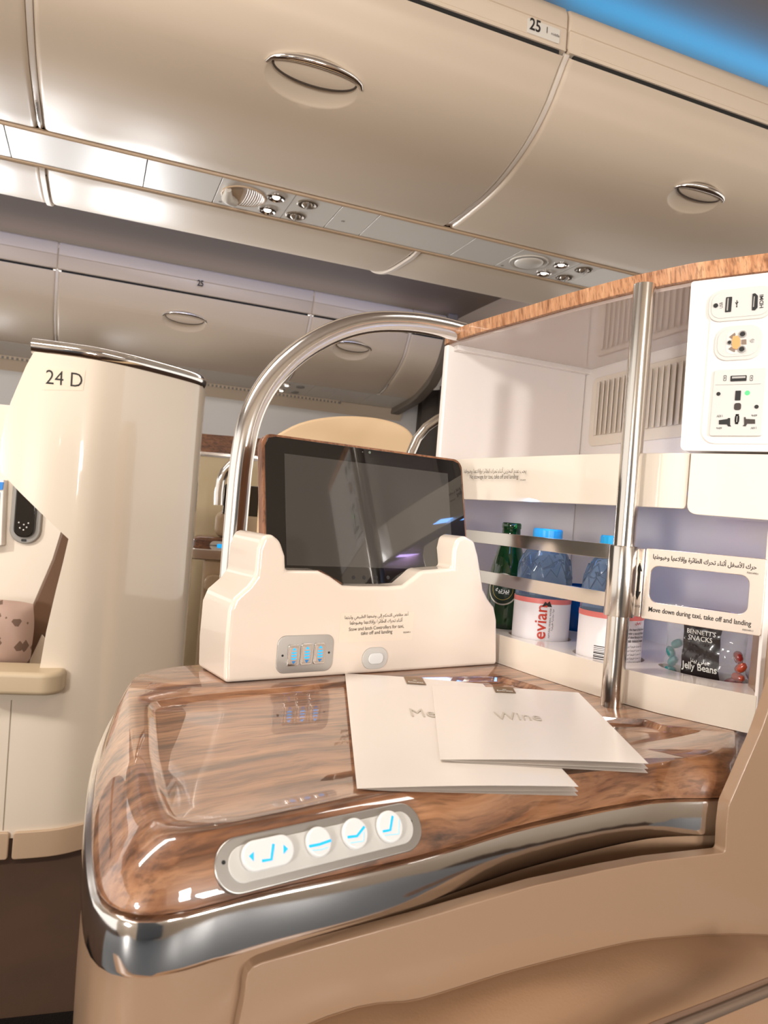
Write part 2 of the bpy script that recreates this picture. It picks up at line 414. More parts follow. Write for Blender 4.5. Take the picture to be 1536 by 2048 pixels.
def loft(name, prof, a0, a1, m, parent, thick=0, curl=.010, bevel=0):
    """a moulding of section prof (t,h) running from a0 to a1, its two ends rolled back by curl"""
    P = [Vector(p) for p in prof]; nr = []
    for i in range(len(P)):
        d = (P[min(i+1, len(P)-1)]-P[max(i-1, 0)]).normalized(); nr.append(Vector((-d.y, d.x)))
    sgn = 1 if sum(q.dot(p.normalized()) for p, q in zip(P, nr)) < 0 else -1         # outward = towards the aisle
    rows = [(a0, curl), (a0+curl*.12, curl*.5), (a0+curl*.5, curl*.12), (a0+curl, 0), ((a0+a1)/2, 0), (a1-curl, 0), (a1-curl*.5, curl*.12), (a1-curl*.12, curl*.5), (a1, curl)]
    vs = []; n = len(P)
    for a, back in rows:
        for p, q in zip(P, nr):
            z = p-q*sgn*back; vs.append(W3(a, z.x, z.y))
    for a, back in rows:
        for p, q in zip(P, nr):
            z = p-q*sgn*(max(thick, .012)); vs.append(W3(a, z.x, z.y))
    k = len(rows)*n; fs = []
    for i in range(len(rows)-1):
        for j in range(n-1):
            fs.append([i*n+j, (i+1)*n+j, (i+1)*n+j+1, i*n+j+1]); fs.append([k+i*n+j, k+i*n+j+1, k+(i+1)*n+j+1, k+(i+1)*n+j])
    for i in range(len(rows)-1):
        fs.append([i*n, k+i*n, k+(i+1)*n, (i+1)*n]); j = n-1; fs.append([i*n+j, (i+1)*n+j, k+(i+1)*n+j, k+i*n+j])
    L = (len(rows)-1)*n
    for j in range(n-1):
        fs.append([j, j+1, k+j+1, k+j]); fs.append([L+j, k+L+j, k+L+j+1, L+j+1])
    return M(name, vs, fs, m, parent, ang=50)
def prof_frame(prof, f):
    """point, tangent (downwards along the door) and outward normal at arc fraction f"""
    P = [Vector(p) for p in prof]; S = [0]
    for i in range(1, len(P)): S.append(S[-1]+(P[i]-P[i-1]).length)
    q = f*S[-1]; i = 0
    while q > S[i+1] and i < len(P)-2: i += 1
    g = (q-S[i])/(S[i+1]-S[i]); p = P[i].lerp(P[i+1], g); d = (P[i+1]-P[i]).normalized(); n = Vector((-d.y, d.x))
    if n.y > 0: n = -n
    return p, d, n
def prof_hit(prof, px, py):
    r = ray(px, py); ru = r.dot(U); rv = r.dot(V); rz = r.z; P = [Vector(p) for p in prof]; S = 0; tot = sum((P[i+1]-P[i]).length for i in range(len(P)-1))
    for i in range(len(P)-1):
        a, b = P[i], P[i+1]; fa = a.y*rv-a.x*rz; fb = b.y*rv-b.x*rz
        if fa*fb <= 0:
            g = fa/(fa-fb); p = a.lerp(b, g); return (p.x/rv*ru, (S+g*(b-a).length)/tot)
        S += (b-a).length
    return None
def door_loft(name, prof, a0, a1, m, parent, curl, bowl=None):
    """the curved door; its handle bowl is pressed into the same surface"""
    P = [Vector(p) for p in prof]; S = [0]
    for i in range(1, len(P)): S.append(S[-1]+(P[i]-P[i-1]).length)
    tot = S[-1]; rows = [(a0, curl), (a0+curl*.12, curl*.5), (a0+curl*.5, curl*.12), (a0+curl, 0)]; end = [(a1-curl, 0), (a1-curl*.5, curl*.12), (a1-curl*.12, curl*.5), (a1, curl)]
    ss = [x/tot for x in S]
    if bowl:
        ac, fc, ha, hf, dep = bowl
        rows += [(ac+ha*1.02*(-1+2*k/90), 0) for k in range(91)]
        ss = sorted([x for x in ss if abs(x-fc) > hf*1.05]+[fc+hf*1.02*(-1+2*k/56) for k in range(57)])
    else: rows += [(a0+(a1-a0)*k/6, 0) for k in range(1, 6)]
    rows += end; n = len(ss); vs = []
    F_ = [prof_frame(prof, min(.99999, max(0, f))) for f in ss]
    # smooth normals
    for a, back in rows:
        for f, (p, d, nn) in zip(ss, F_):
            dp = 0
            if bowl:
                r2 = ((a-ac)/ha)**2+((f-fc)/hf)**2
                if r2 < 1: dp = dep*(1-r2)**.75
            z = p-nn*(back+dp); vs.append(W3(a, z.x, z.y))
    fs = [[i*n+j, (i+1)*n+j, (i+1)*n+j+1, i*n+j+1] for i in range(len(rows)-1) for j in range(n-1)]
    o = M(name, vs, fs, m, parent, ang=50)
    o.data.set_sharp_from_angle(angle=radians(60))
    return o
def bin_handle(prof, a, f, wd, root, hf):
    """pale paddle in the upper part of the bowl under a chrome crescent"""
    p, d, n = prof_frame(prof, f); base = W3(a, p.x, p.y)
    dn = (V*d.x+Vector((0, 0, d.y))).normalized(); nn = (V*n.x+Vector((0, 0, n.y))).normalized(); h = wd/2
    H = thing_part('handle', root, base)
    path = []; N = 28
    for i in range(N+1):
        x = -1+2*i/N; y = sqrt(max(0, 1-x*x)); path.append(base+U*x*h-dn*(y*h*.30)+nn*(.002+.006*y)+dn*h*.05)
    rad = [.003+.0062*sin(pi*i/N)**.6 if 0 < i < N else .003 for i in range(N+1)]
    tube('chrome_edge', path, rad, chrome, H, 12)
    vs = []; fs = []; m = 28
    for j in range(7):
        s = j/6
        for k in range(m):
            ph = 2*pi*k/m; vs.append(base+dn*h*.02+U*cos(ph)*s*h*.86+dn*sin(ph)*s*h*.25+nn*(.005*(1-s*s)-.001))
    for j in range(6):
        for k in range(m): fs.append([j*m+k, j*m+(k+1) % m, (j+1)*m+(k+1) % m, (j+1)*m+k])
    M('paddle', vs, fs, binm, H, recalc=True)
    tube('paddle_shade', [base+dn*h*.02+U*cos(pi*k/20)*h*.87+dn*sin(pi*k/20)*h*.26-nn*.001 for k in range(21)], .0025, mat('handle_shadow_rim', (90, 80, 72), .4, .5), H, 8)  # dark tube standing in for the shade under the paddle
def thing_part(name, parent, loc):
    o = bpy.data.objects.new(name, None); o.empty_display_size = .02; link(o, parent, Vector(loc)); return o
def overhead_bin(label, cat, a0, a1, door, lint, hpx, wd, group, number=None, slot=True, near=True, hpx2=None):
    cx = (a0+a1)/2; r = thing('overhead_bin', label, cat, W3(cx, door[-1][0], door[-1][1]), group)
    g = .007
    hit = prof_hit(door, *hpx) if hpx else None
    bw = None
    if hit:
        fl = prof_hit(door, *hpx2)[1]; hf = (fl-hit[1])
        bw = (hit[0]-.002, hit[1]+hf*.30, wd/2*.97, hf*.72, .016)
    dm = door_loft('door', door, a0+g, a1-g, binm, r, .012, bw)
    back = door[0][0]+(.06 if lint[0][0] > lint[3][0] else -.06)
    loft('lintel', lint, a0+.002, a1-.002, binm, r, curl=.006)
    # dark shut line above the door
    s = 1 if back > door[0][0] else -1
    pl = PL(W3(a0+.02, door[0][0]+s*.004, door[0][1]-.004), U, Vector((0, 0, 1)))
    zz = lint[-2][1]-door[0][1]+.008
    if True: prism('shut_gap', pl, [(0, 0), (a1-a0-.04, 0), (a1-a0-.04, zz), (0, zz)], -.03, -.001, darkgap, r)
    if slot and s > 0:
        tl = lint[7][0] if near else lint[6][0]
        f0 = lint[6]; f1 = lint[7]
        pl = PL(W3(a0, f1[0], f1[1]), U, V*(f0[0]-f1[0])+Vector((0, 0, f0[1]-f1[1])))
        ln = (Vector(f0)-Vector(f1)).length
        fr = rrect(.035, ln*.10, a1-a0-.035, ln*.86, .002, 2); 
        prism('placard_channel', pl, fr, -.002, .0012, binm, r, .0006, 2)
    if hpx:
        bin_handle(door, hit[0], hit[1], wd, r, hf)
    # end trim strip beside the door, with its chrome foot
    tp = [(t, h+.006) for t, h in door]
    loft('seam_trim', tp, a1-.0065, a1+.0065, binl, r, curl=.003)
    p = door[-3]; n = -1 if s > 0 else 1
    q = W3(a1, p[0], p[1]+.001)
    pts = [W3(a1, door[k][0], door[k][1]+.001) for k in (-13, -10, -8, -5, -3)]
    if a1 < .5 or not near: tube('chrome_foot', pts, [.003, .0045, .005, .005, .003], chrome, r, 10)
    return r
NG = 'centre overhead bins on the near aisle'; OG = 'far-aisle sides of the centre overhead bins'; FG = 'window-side overhead bins across the far aisle'
b0 = overhead_bin('cream overhead bin cut off by the top left edge of the cabin view', 'overhead bin', -1.28, -.18, NEAR, LINT, None, .2, NG)
b1 = overhead_bin('large cream overhead bin at the top centre, row placard 25 above its door', 'overhead bin', -.18, .92, NEAR, LINT, (632, 146), .213, NG, hpx2=(618, 211))
b2 = overhead_bin('cream overhead bin at the top right, right of the placard 25', 'overhead bin', .92, 2.02, NEAR, LINT, (1400, 386), .165, NG, hpx2=(1385, 430))
# placard 25
f0, f1 = LINT[6], LINT[7]; ln = (Vector(f0)-Vector(f1)).length
pp = PL(W3(0, f1[0], f1[1]), U, V*(f0[0]-f1[0])+Vector((0, 0, f0[1]-f1[1])))
pp = pp.off(.0022)
us = [pp.uv(1053, 70)[0], pp.uv(1118, 95)[0]]
prism('row_placard', pp, rrect(us[0], ln*.12, us[1], ln*.84, .002, 3), -.001, .0005, psum, b1, .0004, 2)
text('lettering', '25', pp, (us[0]+.006, ln*.32), (us[0]+.034, ln*.32), inkb, b1, hs=1.25, bold=.02, off=.0009)
text('lettering', 'I', pp, (us[0]+.050, ln*.42), (us[0]+.052, ln*.42), inkb, b1, off=.0009)
text('lettering', 'middle', pp, (us[0]+.062, ln*.42), (us[0]+.084, ln*.42), inkb, b1, off=.0009, hs=1.1)
# the far sides of the same bins
OPP = mirror(NEAR, 2.115); OLINT = mirror(LINT, 2.115)
for a0, a1, lb in ((-1.29, -.19, 'rounded bin underside at the far left, under the leftmost service panels'), (-.19, .93, 'long rounded cream bin underside beyond the reading lights, over the blue cove'), (.93, 2.03, 'rounded cream bin underside beyond the unit with the oval bowl, above the wooden shelf edge')):
    overhead_bin(lb, 'overhead bin', a0, a1, OPP, OLINT, None, .2, OG, slot=False)
# window-side row
FH = .235
fb = [overhead_bin('window-side overhead bin at the far left edge, only its right end in view', 'overhead bin', -1.57, -.245, FARP, FLINT, None, FH, FG, near=False),
      overhead_bin('window-side overhead bin above the seat with the 24 D plate, small number on its lintel', 'overhead bin', -.245, 1.09, FARP, FLINT, (370, 636), FH, FG, near=False, hpx2=(368, 663)),
      overhead_bin('window-side overhead bin seen through the chrome arch, its handle inside the arch', 'overhead bin', 1.09, 1.71, FARP, FLINT, (706, 693), FH, FG, near=False, hpx2=(702, 720)),
      overhead_bin('short window-side overhead bin ending at the dark curtain', 'overhead bin', 1.71, 2.0, FARP, FLINT, None, FH, FG, near=False)]
fp = PL(W3(0, 4.105, 1.12), U, Vector((0, 0, 1))); a = fp.hit(393, 578).dot(U)
text('lettering', '25', fp, (a, .01), (a+.032, .01), inkb, fb[1], hs=1.3, off=.018, bold=.03)
# end cap of the window-side row
ec = [(5.0, .74), (4.9, .70), (4.6, .735), (4.48, .76), (4.30, .83), (4.16, .95), (4.09, 1.06), (4.07, 1.24), (5.0, 1.28)]
pe = PL(W3(2.0, 0, 0), V, Vector((0, 0, 1)))
tag(prism('trim_1', pe, ec, -.07, .0, mat('grey_end_cap', (120, 110, 100), .55), None, .01), kind='structure')

# ---- service panels under the centre bins
def flat(a0, a1, t0=2.018, t1=2.212, h=.856, name='panel', m=None, parent=None, th=.008):
    pl = PL(W3(a0, t0, h), U, -V)     # faces down, towards the camera
    pl.n = Vector((0, 0, -1)); 
    o = prism(name, pl, rrect(.0012, -(t1-t0), a1-a0-.0012, 0, .001, 1), -th, 0, m or psum, parent, .0008, 2)
    return o, pl
SG = 'service panels under the centre bins'
seams = [(-1.3, -.262, 'blank pale service panel at the left edge of the strip'), (-.262, .07, 'long blank pale service panel between the left edge and the short one'), (.07, .262, 'shorter blank pale service panel left of the ribbed bowl unit'), (.60, .715, 'bright blank panel with a tiny round mark, right of the air nozzles'),
         (.715, 1.03, 'dull blank service panel in the middle of the strip'), (1.03, 1.20, 'blank service panel left of the smooth oval bowl unit'), (1.50, 2.1, 'blank service panel running behind the wooden shelf edge')]
for a0, a1, lb in seams:
    o, pl = flat(a0, a1, name='blanking_cover'); tag(o, lb, 'ceiling panel', SG)
    if a0 == .60:
        text('round_mark', '@', pl, (.03, -.11), (.042, -.11), inkg, o, off=.0004)
def service_unit(lb, a0, a1, dish, lamps, nozz, ribs):
    r = thing('service_unit', lb, 'reading light panel', W3((a0+a1)/2, 2.11, .856), 'passenger service units')
    o, pl = flat(a0, a1, name='face_plate', parent=r)
    D = Vector((0, 0, -1))
    c = W3(dish[0], dish[1], .856)
    prof = [(.002, .012), (.03, .010), (.048, .004), (.055, -.001), (.058, -.0022), (.061, -.001), (.061, .002)]
    # shallow oval dish let into a raised ring
    vs = []; fs = []; n = 36
    rr = [(1.0, .0), (1.0, .003), (.95, .004), (.90, .0015), (.6, .0006), (.3, .0004), (.02, .0003)]
    for s, z in rr:
        for k in range(n):
            q = 2*pi*k/n; vs.append(c+U*cos(q)*.062*s+V*sin(q)*.068*s+D*z)
    for i in range(len(rr)-1):
        for k in range(n): fs.append([i*n+k, i*n+(k+1) % n, (i+1)*n+(k+1) % n, (i+1)*n+k])
    fs.append(list(range((len(rr)-1)*n, len(rr)*n)))
    d = M('speaker_dish', vs, fs, tan if ribs else psum, r, ang=60)
    if ribs:
        for k in range(9):
            x = .000+.0064*k; wv = .062*sqrt(max(.01, 1-(x/.06)**2))
            tube('grille_rib', [c+U*(x+.010*sin(pi*q/6)*.6)+V*wv*cos(pi*q/6)+D*.002 for q in range(7)], .0012, psum, d, 8)
        tube('dish_shield', [c+U*(-.048)+V*(-.035)+D*.006, c+U*(-.045)+V*(0)+D*.016, c+U*(-.022)+V*(.03)+D*.012, c+U*(-.008)+V*.05+D*.003], [.008, .016, .014, .003], psum, d, 14)
    else:
        vs = []; fs = []
        for i in range(8):
            th = pi/2*i/7
            for k in range(28):
                q = 2*pi*k/28; vs.append(c+U*cos(q)*.046*cos(th)+V*sin(q)*.052*cos(th)+D*(.002+.012*sin(th)))
        for i in range(7):
            for k in range(28): fs.append([i*28+k, i*28+(k+1) % 28, (i+1)*28+(k+1) % 28, (i+1)*28+k])
        M('smooth_bowl', vs, fs, psum, d)
    for a, t in lamps:
        c = W3(a, t, .856)
        l = lathe('reading_lamp', c, [(.026, .0), (.026, .004), (.022, .0065), (.018, .003), (.016, -.001)], chrome, r, 24, D)
        lathe('lens', c+D*.0005, [(.011, 0), (.009, .004), (.003, .006)], lensm, l, 16, D)
    for a, t in nozz:
        c = W3(a, t, .856)
        l = lathe('air_nozzle', c, [(.030, .0), (.030, .002), (.026, .0035), (.020, .001), (.019, -.001)], mat('nozzle_ring', (150, 138, 124), .3, .6), r, 24, D)
        lathe('nozzle_ball', c+D*.0, [(.017, 0), (.015, .006), (.009, .010), (.004, .011)], mat('nozzle_ball', (176, 162, 146), .25, .7), l, 16, D)
        tube('nozzle_fin', [c+V*.018+D*.004, c+D*.012, c-V*.018+D*.004], .003, greyk, l, 8)
    prism('screw', pl, ell(.02, -.17, .005, .005, 12), 0, .0008, greyk, r)
    prism('division', pl, [(nozz[0][0]-a0-.045, -.194), (nozz[0][0]-a0-.043, -.194), (nozz[0][0]-a0-.043, 0), (nozz[0][0]-a0-.045, 0)], 0, .0004, greyk, r)
service_unit('pale service unit with ribbed oval grille, two lit reading lights and two air nozzles', .262, .60, (.335, 2.11), [(.418, 2.065), (.416, 2.168)], [(.508, 2.065), (.500, 2.166)], True)
service_unit('pale service unit with smooth oval bowl, farther right above the wooden shelf edge', 1.20, 1.50, (1.275, 2.11), [(1.372, 2.068), (1.372, 2.168)], [(1.462, 2.068), (1.456, 2.168)], False)
for k, t in ((2, 2.011), (3, 2.219)):
    tag(tube('trim_%d' % k, [W3(-3, t, .858), W3(3, t, .858)], .0065, tan, None, 8), kind='structure')
tag(slab('trim_4', [W3(-3, 1.95, .90), W3(3, 1.95, .90), W3(3, 2.28, .90), W3(-3, 2.28, .90)][::-1], darkgap), kind='structure')

# ---- service panels under the window-side bins
def fflat(a0, a1, name, parent=None):
    y = (V*(4.60-4.89)+Vector((0, 0, .772-.738))); pl = PL(W3(a0, 4.89, .738), U, y)
    ln = y.length
    return prism(name, pl, rrect(.002, 0, a1-a0-.002, ln, .002, 1), -.01, 0, psum, parent, .001, 2), pl, ln
for a0, a1, lb in ((-1.2, -.30, 'far service panel left of the seat with the 24 D plate'), (-.30, .55, 'far service panel behind the chrome rail of the 24 D seat'), (.55, 1.00, 'far service panel between the 24 D seat and the chrome arch'), (1.28, 1.45, 'far blank service panel right of the reading lights, inside the arch'), (1.45, 1.68, 'far blank service panel in the middle of the arch opening'), (1.68, 1.99, 'last far service panel before the dark curtain')):
    o, pl, ln = fflat(a0, a1, 'blanking_cover'); tag(o, lb, 'ceiling panel', 'service panels under the window-side bins')
r = thing('service_unit', 'far service unit with small reading lights, inside the chrome arch', 'reading light panel', W3(1.14, 4.75, .73), 'passenger service units')
o, pl, ln = fflat(1.00, 1.28, 'face_plate', r)
for q, (uu, vv) in enumerate(((.11, .22), (.11, .08), (.20, .22), (.20, .08))):
    lathe('reading_lamp' if q < 2 else 'air_nozzle', pl.pt(uu, vv, 0), [(.028, 0), (.027, .005), (.018, .007), (.01, .004)], chrome if q < 2 else greyk, r, 20, pl.n)
    if q < 2: lathe('lens', pl.pt(uu, vv, .004), [(.012, 0), (.01, .004), (.003, .006)], lensm, r, 14, pl.n)
# vent strip and the curved upper side lining
tag(slab('trim_5', [W3(-3, 4.93, .66), W3(2.02, 4.93, .66), W3(2.02, 4.885, .735), W3(-3, 4.885, .735)], binm), kind='structure')
vr = thing('vent_grille', 'long toothed air vent running under the far service panels', 'vent', W3(.5, 4.885, .735))
for k, (a0, a1) in enumerate(((-.9, -.33), (.55, .95), (1.02, 1.55))):
    n = int((a1-a0)/.026)
    pl = PL(W3(a0, 4.884, .732), U, Vector((0, 0, 1)))
    box('vent_channel', pl, 0, -.012, a1-a0, .006, 0, .002, greyk, vr)
    poly = []
    for i in range(n):
        x = i*.026; poly += [(x, -.012), (x+.013, -.012), (x+.013, .002), (x+.026, .002)]
    poly += [(n*.026, .008), (0, .008)]
    prism('vent_teeth', pl, poly, .002, .004, binm, vr)
# ================================================================== TABLE CONSOLE
HT = -.175
def polar(poly, c, N=240, ph=0):
    out = []; c = Vector(c); P = [Vector(p) for p in poly]
    for k in range(N):
        a = 2*pi*k/N+ph; d = Vector((cos(a), sin(a))); best = None
        for i in range(len(P)):
            p = P[i]-c; q = P[(i+1) % len(P)]-c; e = q-p; den = d.x*e.y-d.y*e.x
            if abs(den) < 1e-12: continue
            t = (p.x*e.y-p.y*e.x)/den; s = (p.x*d.y-p.y*d.x)/den
            if t > 0 and -1e-9 <= s <= 1+1e-9 and (best is None or t > best): best = t
        out.append(c+d*(best or .01))
    return out
def xy(px, py, h):
    p = hz(px, py, h); return (p.x, p.y)
CT = (.06, .66)
rim_front = [xy(190, 1752, -.203), xy(202, 1786, -.203), xy(229, 1810, -.203), xy(268, 1822, -.203), xy(304, 1825, -.203), xy(352, 1819, -.203), xy(408, 1807, -.203), xy(560, 1768, -.203), xy(836, 1706, -.203), xy(1064, 1640, -.203), xy(1292, 1596, -.203), (.292, .590), (.318, .618), (.352, .668)]
rim = rim_front+[(.40, .76), (.34, .95), (.29, 1.13), (.10, 1.10), (-.02, .955), xy(395, 1330, -.192), xy(330, 1334, -.192), xy(279, 1352, -.192), xy(240, 1398, -.194), xy(211, 1458, -.196), xy(195, 1520, -.198), xy(186, 1595, -.199), xy(184, 1670, -.200)]
rim = [tuple(p) for p in smoothpoly(rim, 5, True)]
crest = [xy(261, 1414, HT), xy(271, 1523, HT), xy(301, 1614, HT), xy(318, 1658, HT), xy(377, 1672, HT), xy(480, 1650, HT), xy(640, 1618, HT), xy(838, 1580, HT), xy(1080, 1555, HT), xy(1290, 1530, HT), xy(1420, 1500, HT), (.350, .700), (.385, .76), (.33, .93), (.28, 1.11), (.10, 1.085), (-.015, .94), (-.165, .79), (-.20, .757), (-.222, .712), (-.214, .66)]
crest = [tuple(p) for p in smoothpoly(crest, 4, True)]
rec = [xy(*p, HT) for p in [(301, 1403), (420, 1388), (560, 1375), (700, 1362), (850, 1354), (995, 1353), (1060, 1368), (1120, 1391), (1175, 1412), (1205, 1437), (1245, 1446), (1275, 1434), (1340, 1456), (1406, 1460), (1350, 1473), (1255, 1488), (980, 1535), (712, 1581), (577, 1612), (490, 1628), (353, 1640), (325, 1585), (306, 1500)]]
rec = roundcorners(rec, .012, 4)
R0 = polar(rim, CT); C0 = polar(crest, CT); E0 = polar(rec, CT); cc = Vector(CT)
table = thing('side_console', 'cream side console with glossy wooden top and polished metal edge band', 'console table', (.06, .66, -CZ))
vs = []; NP = len(R0); layers = []
def ringz(fr, z): return [(p.x, p.y, z) for p in fr]
layers.append(ringz([p+(cc-p).normalized()*.004 for p in R0], -.206))
layers.append(ringz(R0, -.2045))
K = 9
for k in range(K+1):
    q = pi/2*k/K
    fx = (1-cos(q)); fz = sin(q)
    fx = fx*.45+.55*(k/K); fz = fz*.45+.55*(k/K)
    layers.append([(R0[i].x+(C0[i].x-R0[i].x)*fx, R0[i].y+(C0[i].y-R0[i].y)*fx, -.203+(HT+.203)*fz) for i in range(NP)])
E1 = [p+(p-cc).normalized()*.0035 for p in E0]
layers.append(ringz(E1, HT)); layers.append(ringz([p+(p-cc).normalized()*.0012 for p in E0], HT-.0008)); layers.append(ringz([p-(p-cc).normalized()*.0025 for p in E0], HT-.0045)); layers.append(ringz([p-(p-cc).normalized()*.005 for p in E0], HT-.0052))
for f in (.7, .4, .1): layers.append([(cc.x+(p.x-cc.x)*f, cc.y+(p.y-cc.y)*f, HT-.0052) for p in E0])
vs = [v for l in layers for v in l]; fs = []
for i in range(len(layers)-1):
    for k in range(NP): fs.append([i*NP+k, i*NP+(k+1) % NP, (i+1)*NP+(k+1) % NP, (i+1)*NP+k])
fs.append(list(range((len(layers)-1)*NP, len(layers)*NP)))
top = M('wooden_top', vs, fs, wtop, table, ang=50)
def ringbody(name, secs, m, parent, close=True):
    """secs: list of (outward offset, z)"""
    vs = []; fs = []
    for o, z in secs:
        for p in R0:
            q = p+(p-cc).normalized()*o; vs.append((q.x, q.y, z))
    n = len(secs)
    for i in range(n if close else n-1):
        for k in range(NP): fs.append([i*NP+k, i*NP+(k+1) % NP, ((i+1) % n)*NP+(k+1) % NP, ((i+1) % n)*NP+k])
    return M(name, vs, fs, m, parent, ang=40)
ringbody('metal_edge_band', [(-.012, -.2062), (.0005, -.2062), (.0035, -.2068), (.0045, -.2085), (.0045, -.231), (.0035, -.2335), (.001, -.2345), (-.012, -.2345)], chrome, table)
def bo(p, z):
    left = max(0, min(1, (-.09-p.x)/.06)); return -.006+.008*left
vs = []; fs = []; zs = [(-.012, -.2345), (0, -.236), (.0, -.30), (-.003, -.40), (-.006, -.95)]
for o, z in zs:
    for p in R0:
        q = p+(p-cc).normalized()*(bo(p, z)+o*.6 if z < -.235 else -.012); vs.append((q.x, q.y, z))
for i in range(len(zs)-1):
    for k in range(NP): fs.append([i*NP+k, i*NP+(k+1) % NP, (i+1)*NP+(k+1) % NP, (i+1)*NP+k])
M('console_body', vs, fs, paneln, table, ang=40)

# ---- seat control plate on the front slope
from mathutils.bvhtree import BVHTree
_tv = [top.matrix_basis.translation+table.matrix_basis.translation+v.co for v in top.data.vertices]
_bv = BVHTree.FromPolygons(_tv, [list(p.vertices) for p in top.data.polygons])
def on_table(px, py):
    d = ray(px, py).normalized(); return _bv.ray_cast(Vector((0, 0, CZ)), d)[0]-Vector((0, 0, CZ))
hL, hR, hT_, hB = on_table(450, 1722), on_table(815, 1640), on_table(622, 1652), on_table(632, 1742)
pR = (hL+hR)/2; pdir = Vector((.865, .502, 0)).normalized(); nh = Vector((-pdir.y, pdir.x, 0))
PS = PL(pR, hR-hL, hT_-hB)
PS = PS.off(max((q-pR).dot(PS.n) for q in (hL, hR, hT_, hB, on_table(640, 1700)))+.0012)
L0 = PS.uv(428, 1725); L1 = PS.uv(838, 1630); vt = PS.uv(632, 1640)[1]; vb = PS.uv(632, 1751)[1]
u0, u1 = L0[0], L1[0]; hh = (vt-vb); r_ = hh/2*.98
sc = prism('control_plate', PS, rrect(u0, vb, u1, vt, r_, 12), -.008, 0, alu2, table, .0008, 2)
sc['label'] = 'silver pill-shaped seat control plate with four pale buttons'
prism('raised_bezel', PS, rrect(u0+hh*.25, vb+hh*.17, u1-hh*.25, vt-hh*.17, hh*.32, 12), 0, .0012, greyp, sc, .0007, 3)
for q in ((447, 1725), (821, 1643)):
    a, b = PS.uv(*q); prism('screw', PS, ell(a, b, .0011, .0011, 12), -.0005, .0003, black, sc)
def pxy(c, k=420, oy=1580, s=3.4909): return (c[0]/s+k, c[1]/s+oy)
def icon_line(pts, wd, pl, parent, off, m=blue, nm='lit_icon'):
    p = [Vector(pl.uv(*pxy(q))) for q in pts]; n = len(p); L = []; R = []
    for i in range(n):
        d = (p[min(i+1, n-1)]-p[max(i-1, 0)]).normalized(); nn = Vector((-d.y, d.x))*wd/2
        L.append(tuple(p[i]+nn)); R.append(tuple(p[i]-nn))
    return prism(nm, pl, R+L[::-1], off-.0001, off+.0002, m, parent)
def tri(pts, pl, parent, off): return prism('lit_arrow', pl, [pl.uv(*pxy(q)) for q in pts], off-.0001, off+.0002, blue, parent)
bf = .0042
a = PS.uv(*pxy((205, 480))); b = PS.uv(*pxy((568, 405))); c_ = PS.uv(*pxy((385, 335)))[1]; d_ = PS.uv(*pxy((385, 560)))[1]
bt = prism('recline_button', PS, rrect(a[0], d_, b[0], c_, (c_-d_)/2*.98, 10), .001, bf, btnm, sc, .0014, 4)
tri([(250, 470), (282, 440), (282, 505)], PS, sc, bf); tri([(490, 390), (520, 420), (490, 455)], PS, sc, bf)
icon_line([(340, 503), (405, 493), (420, 385)], .0014, PS, sc, bf)
for i, (cx, cy) in enumerate(((742, 368), (995, 310), (1237, 262))):
    a = PS.uv(*pxy((cx, cy))); rr = (PS.uv(*pxy((cx+86, cy-14)))[0]-a[0])*1.0
    bt = prism('position_button', PS, ell(a[0], a[1], rr, rr*1.02, 32), .001, bf, btnm, sc, .0014, 4)
    icon_line([[(668, 402), (740, 388), (820, 360)], [(935, 338), (1000, 330), (1052, 265)], [(1180, 298), (1232, 288), (1248, 190)]][i], .0014, PS, sc, bf)
    icon_line([[(690, 430), (750, 425), (800, 408)], [(955, 378), (1045, 365), (1050, 300)], [(1195, 325), (1290, 315), (1295, 215)]][i], .0005, PS, sc, bf, mat('faint_blue_icon', (150, 205, 225), .4, emit=(120, 200, 235), es=.4), 'faint_outline')

# ================================================================== TABLET DOCK
D0 = Vector((-.138, .704, 0)); E1v = Vector((.826, .563, 0)).normalized(); N2 = Vector((-E1v.y, E1v.x, 0)); Z = Vector((0, 0, 1))
PD = PL(D0, E1v, Z)
dock = thing('tablet_dock', 'glossy cream dock holding the tablet, with switches and a stow label on its front', 'tablet dock', D0+E1v*.175+N2*.037+Vector((0, 0, HT)))
fr = [(450, 1368), (452, 1300), (459, 1222), (470, 1196), (497, 1172), (512, 1152), (517, 1098), (528, 1072), (545, 1068), (562, 1082), (572, 1112), (573, 1141), (639, 1142), (662, 1153), (687, 1171), (720, 1173), (780, 1173), (807, 1171), (828, 1155), (845, 1141), (906, 1137), (908, 1100), (916, 1078), (931, 1071), (950, 1082), (958, 1110), (963, 1141), (968, 1178), (978, 1198), (990, 1214), (995, 1240), (995, 1330)]
fu = [PD.uv(*p) for p in fr]; fu[0] = (fu[0][0], HT+.0003); fu[-1] = (fu[-1][0], HT+.0003)
dk = prism('dock_body', PD, fu, -.074, 0, pearl, dock, .009, 6)
PDf = PD.off(.0006)
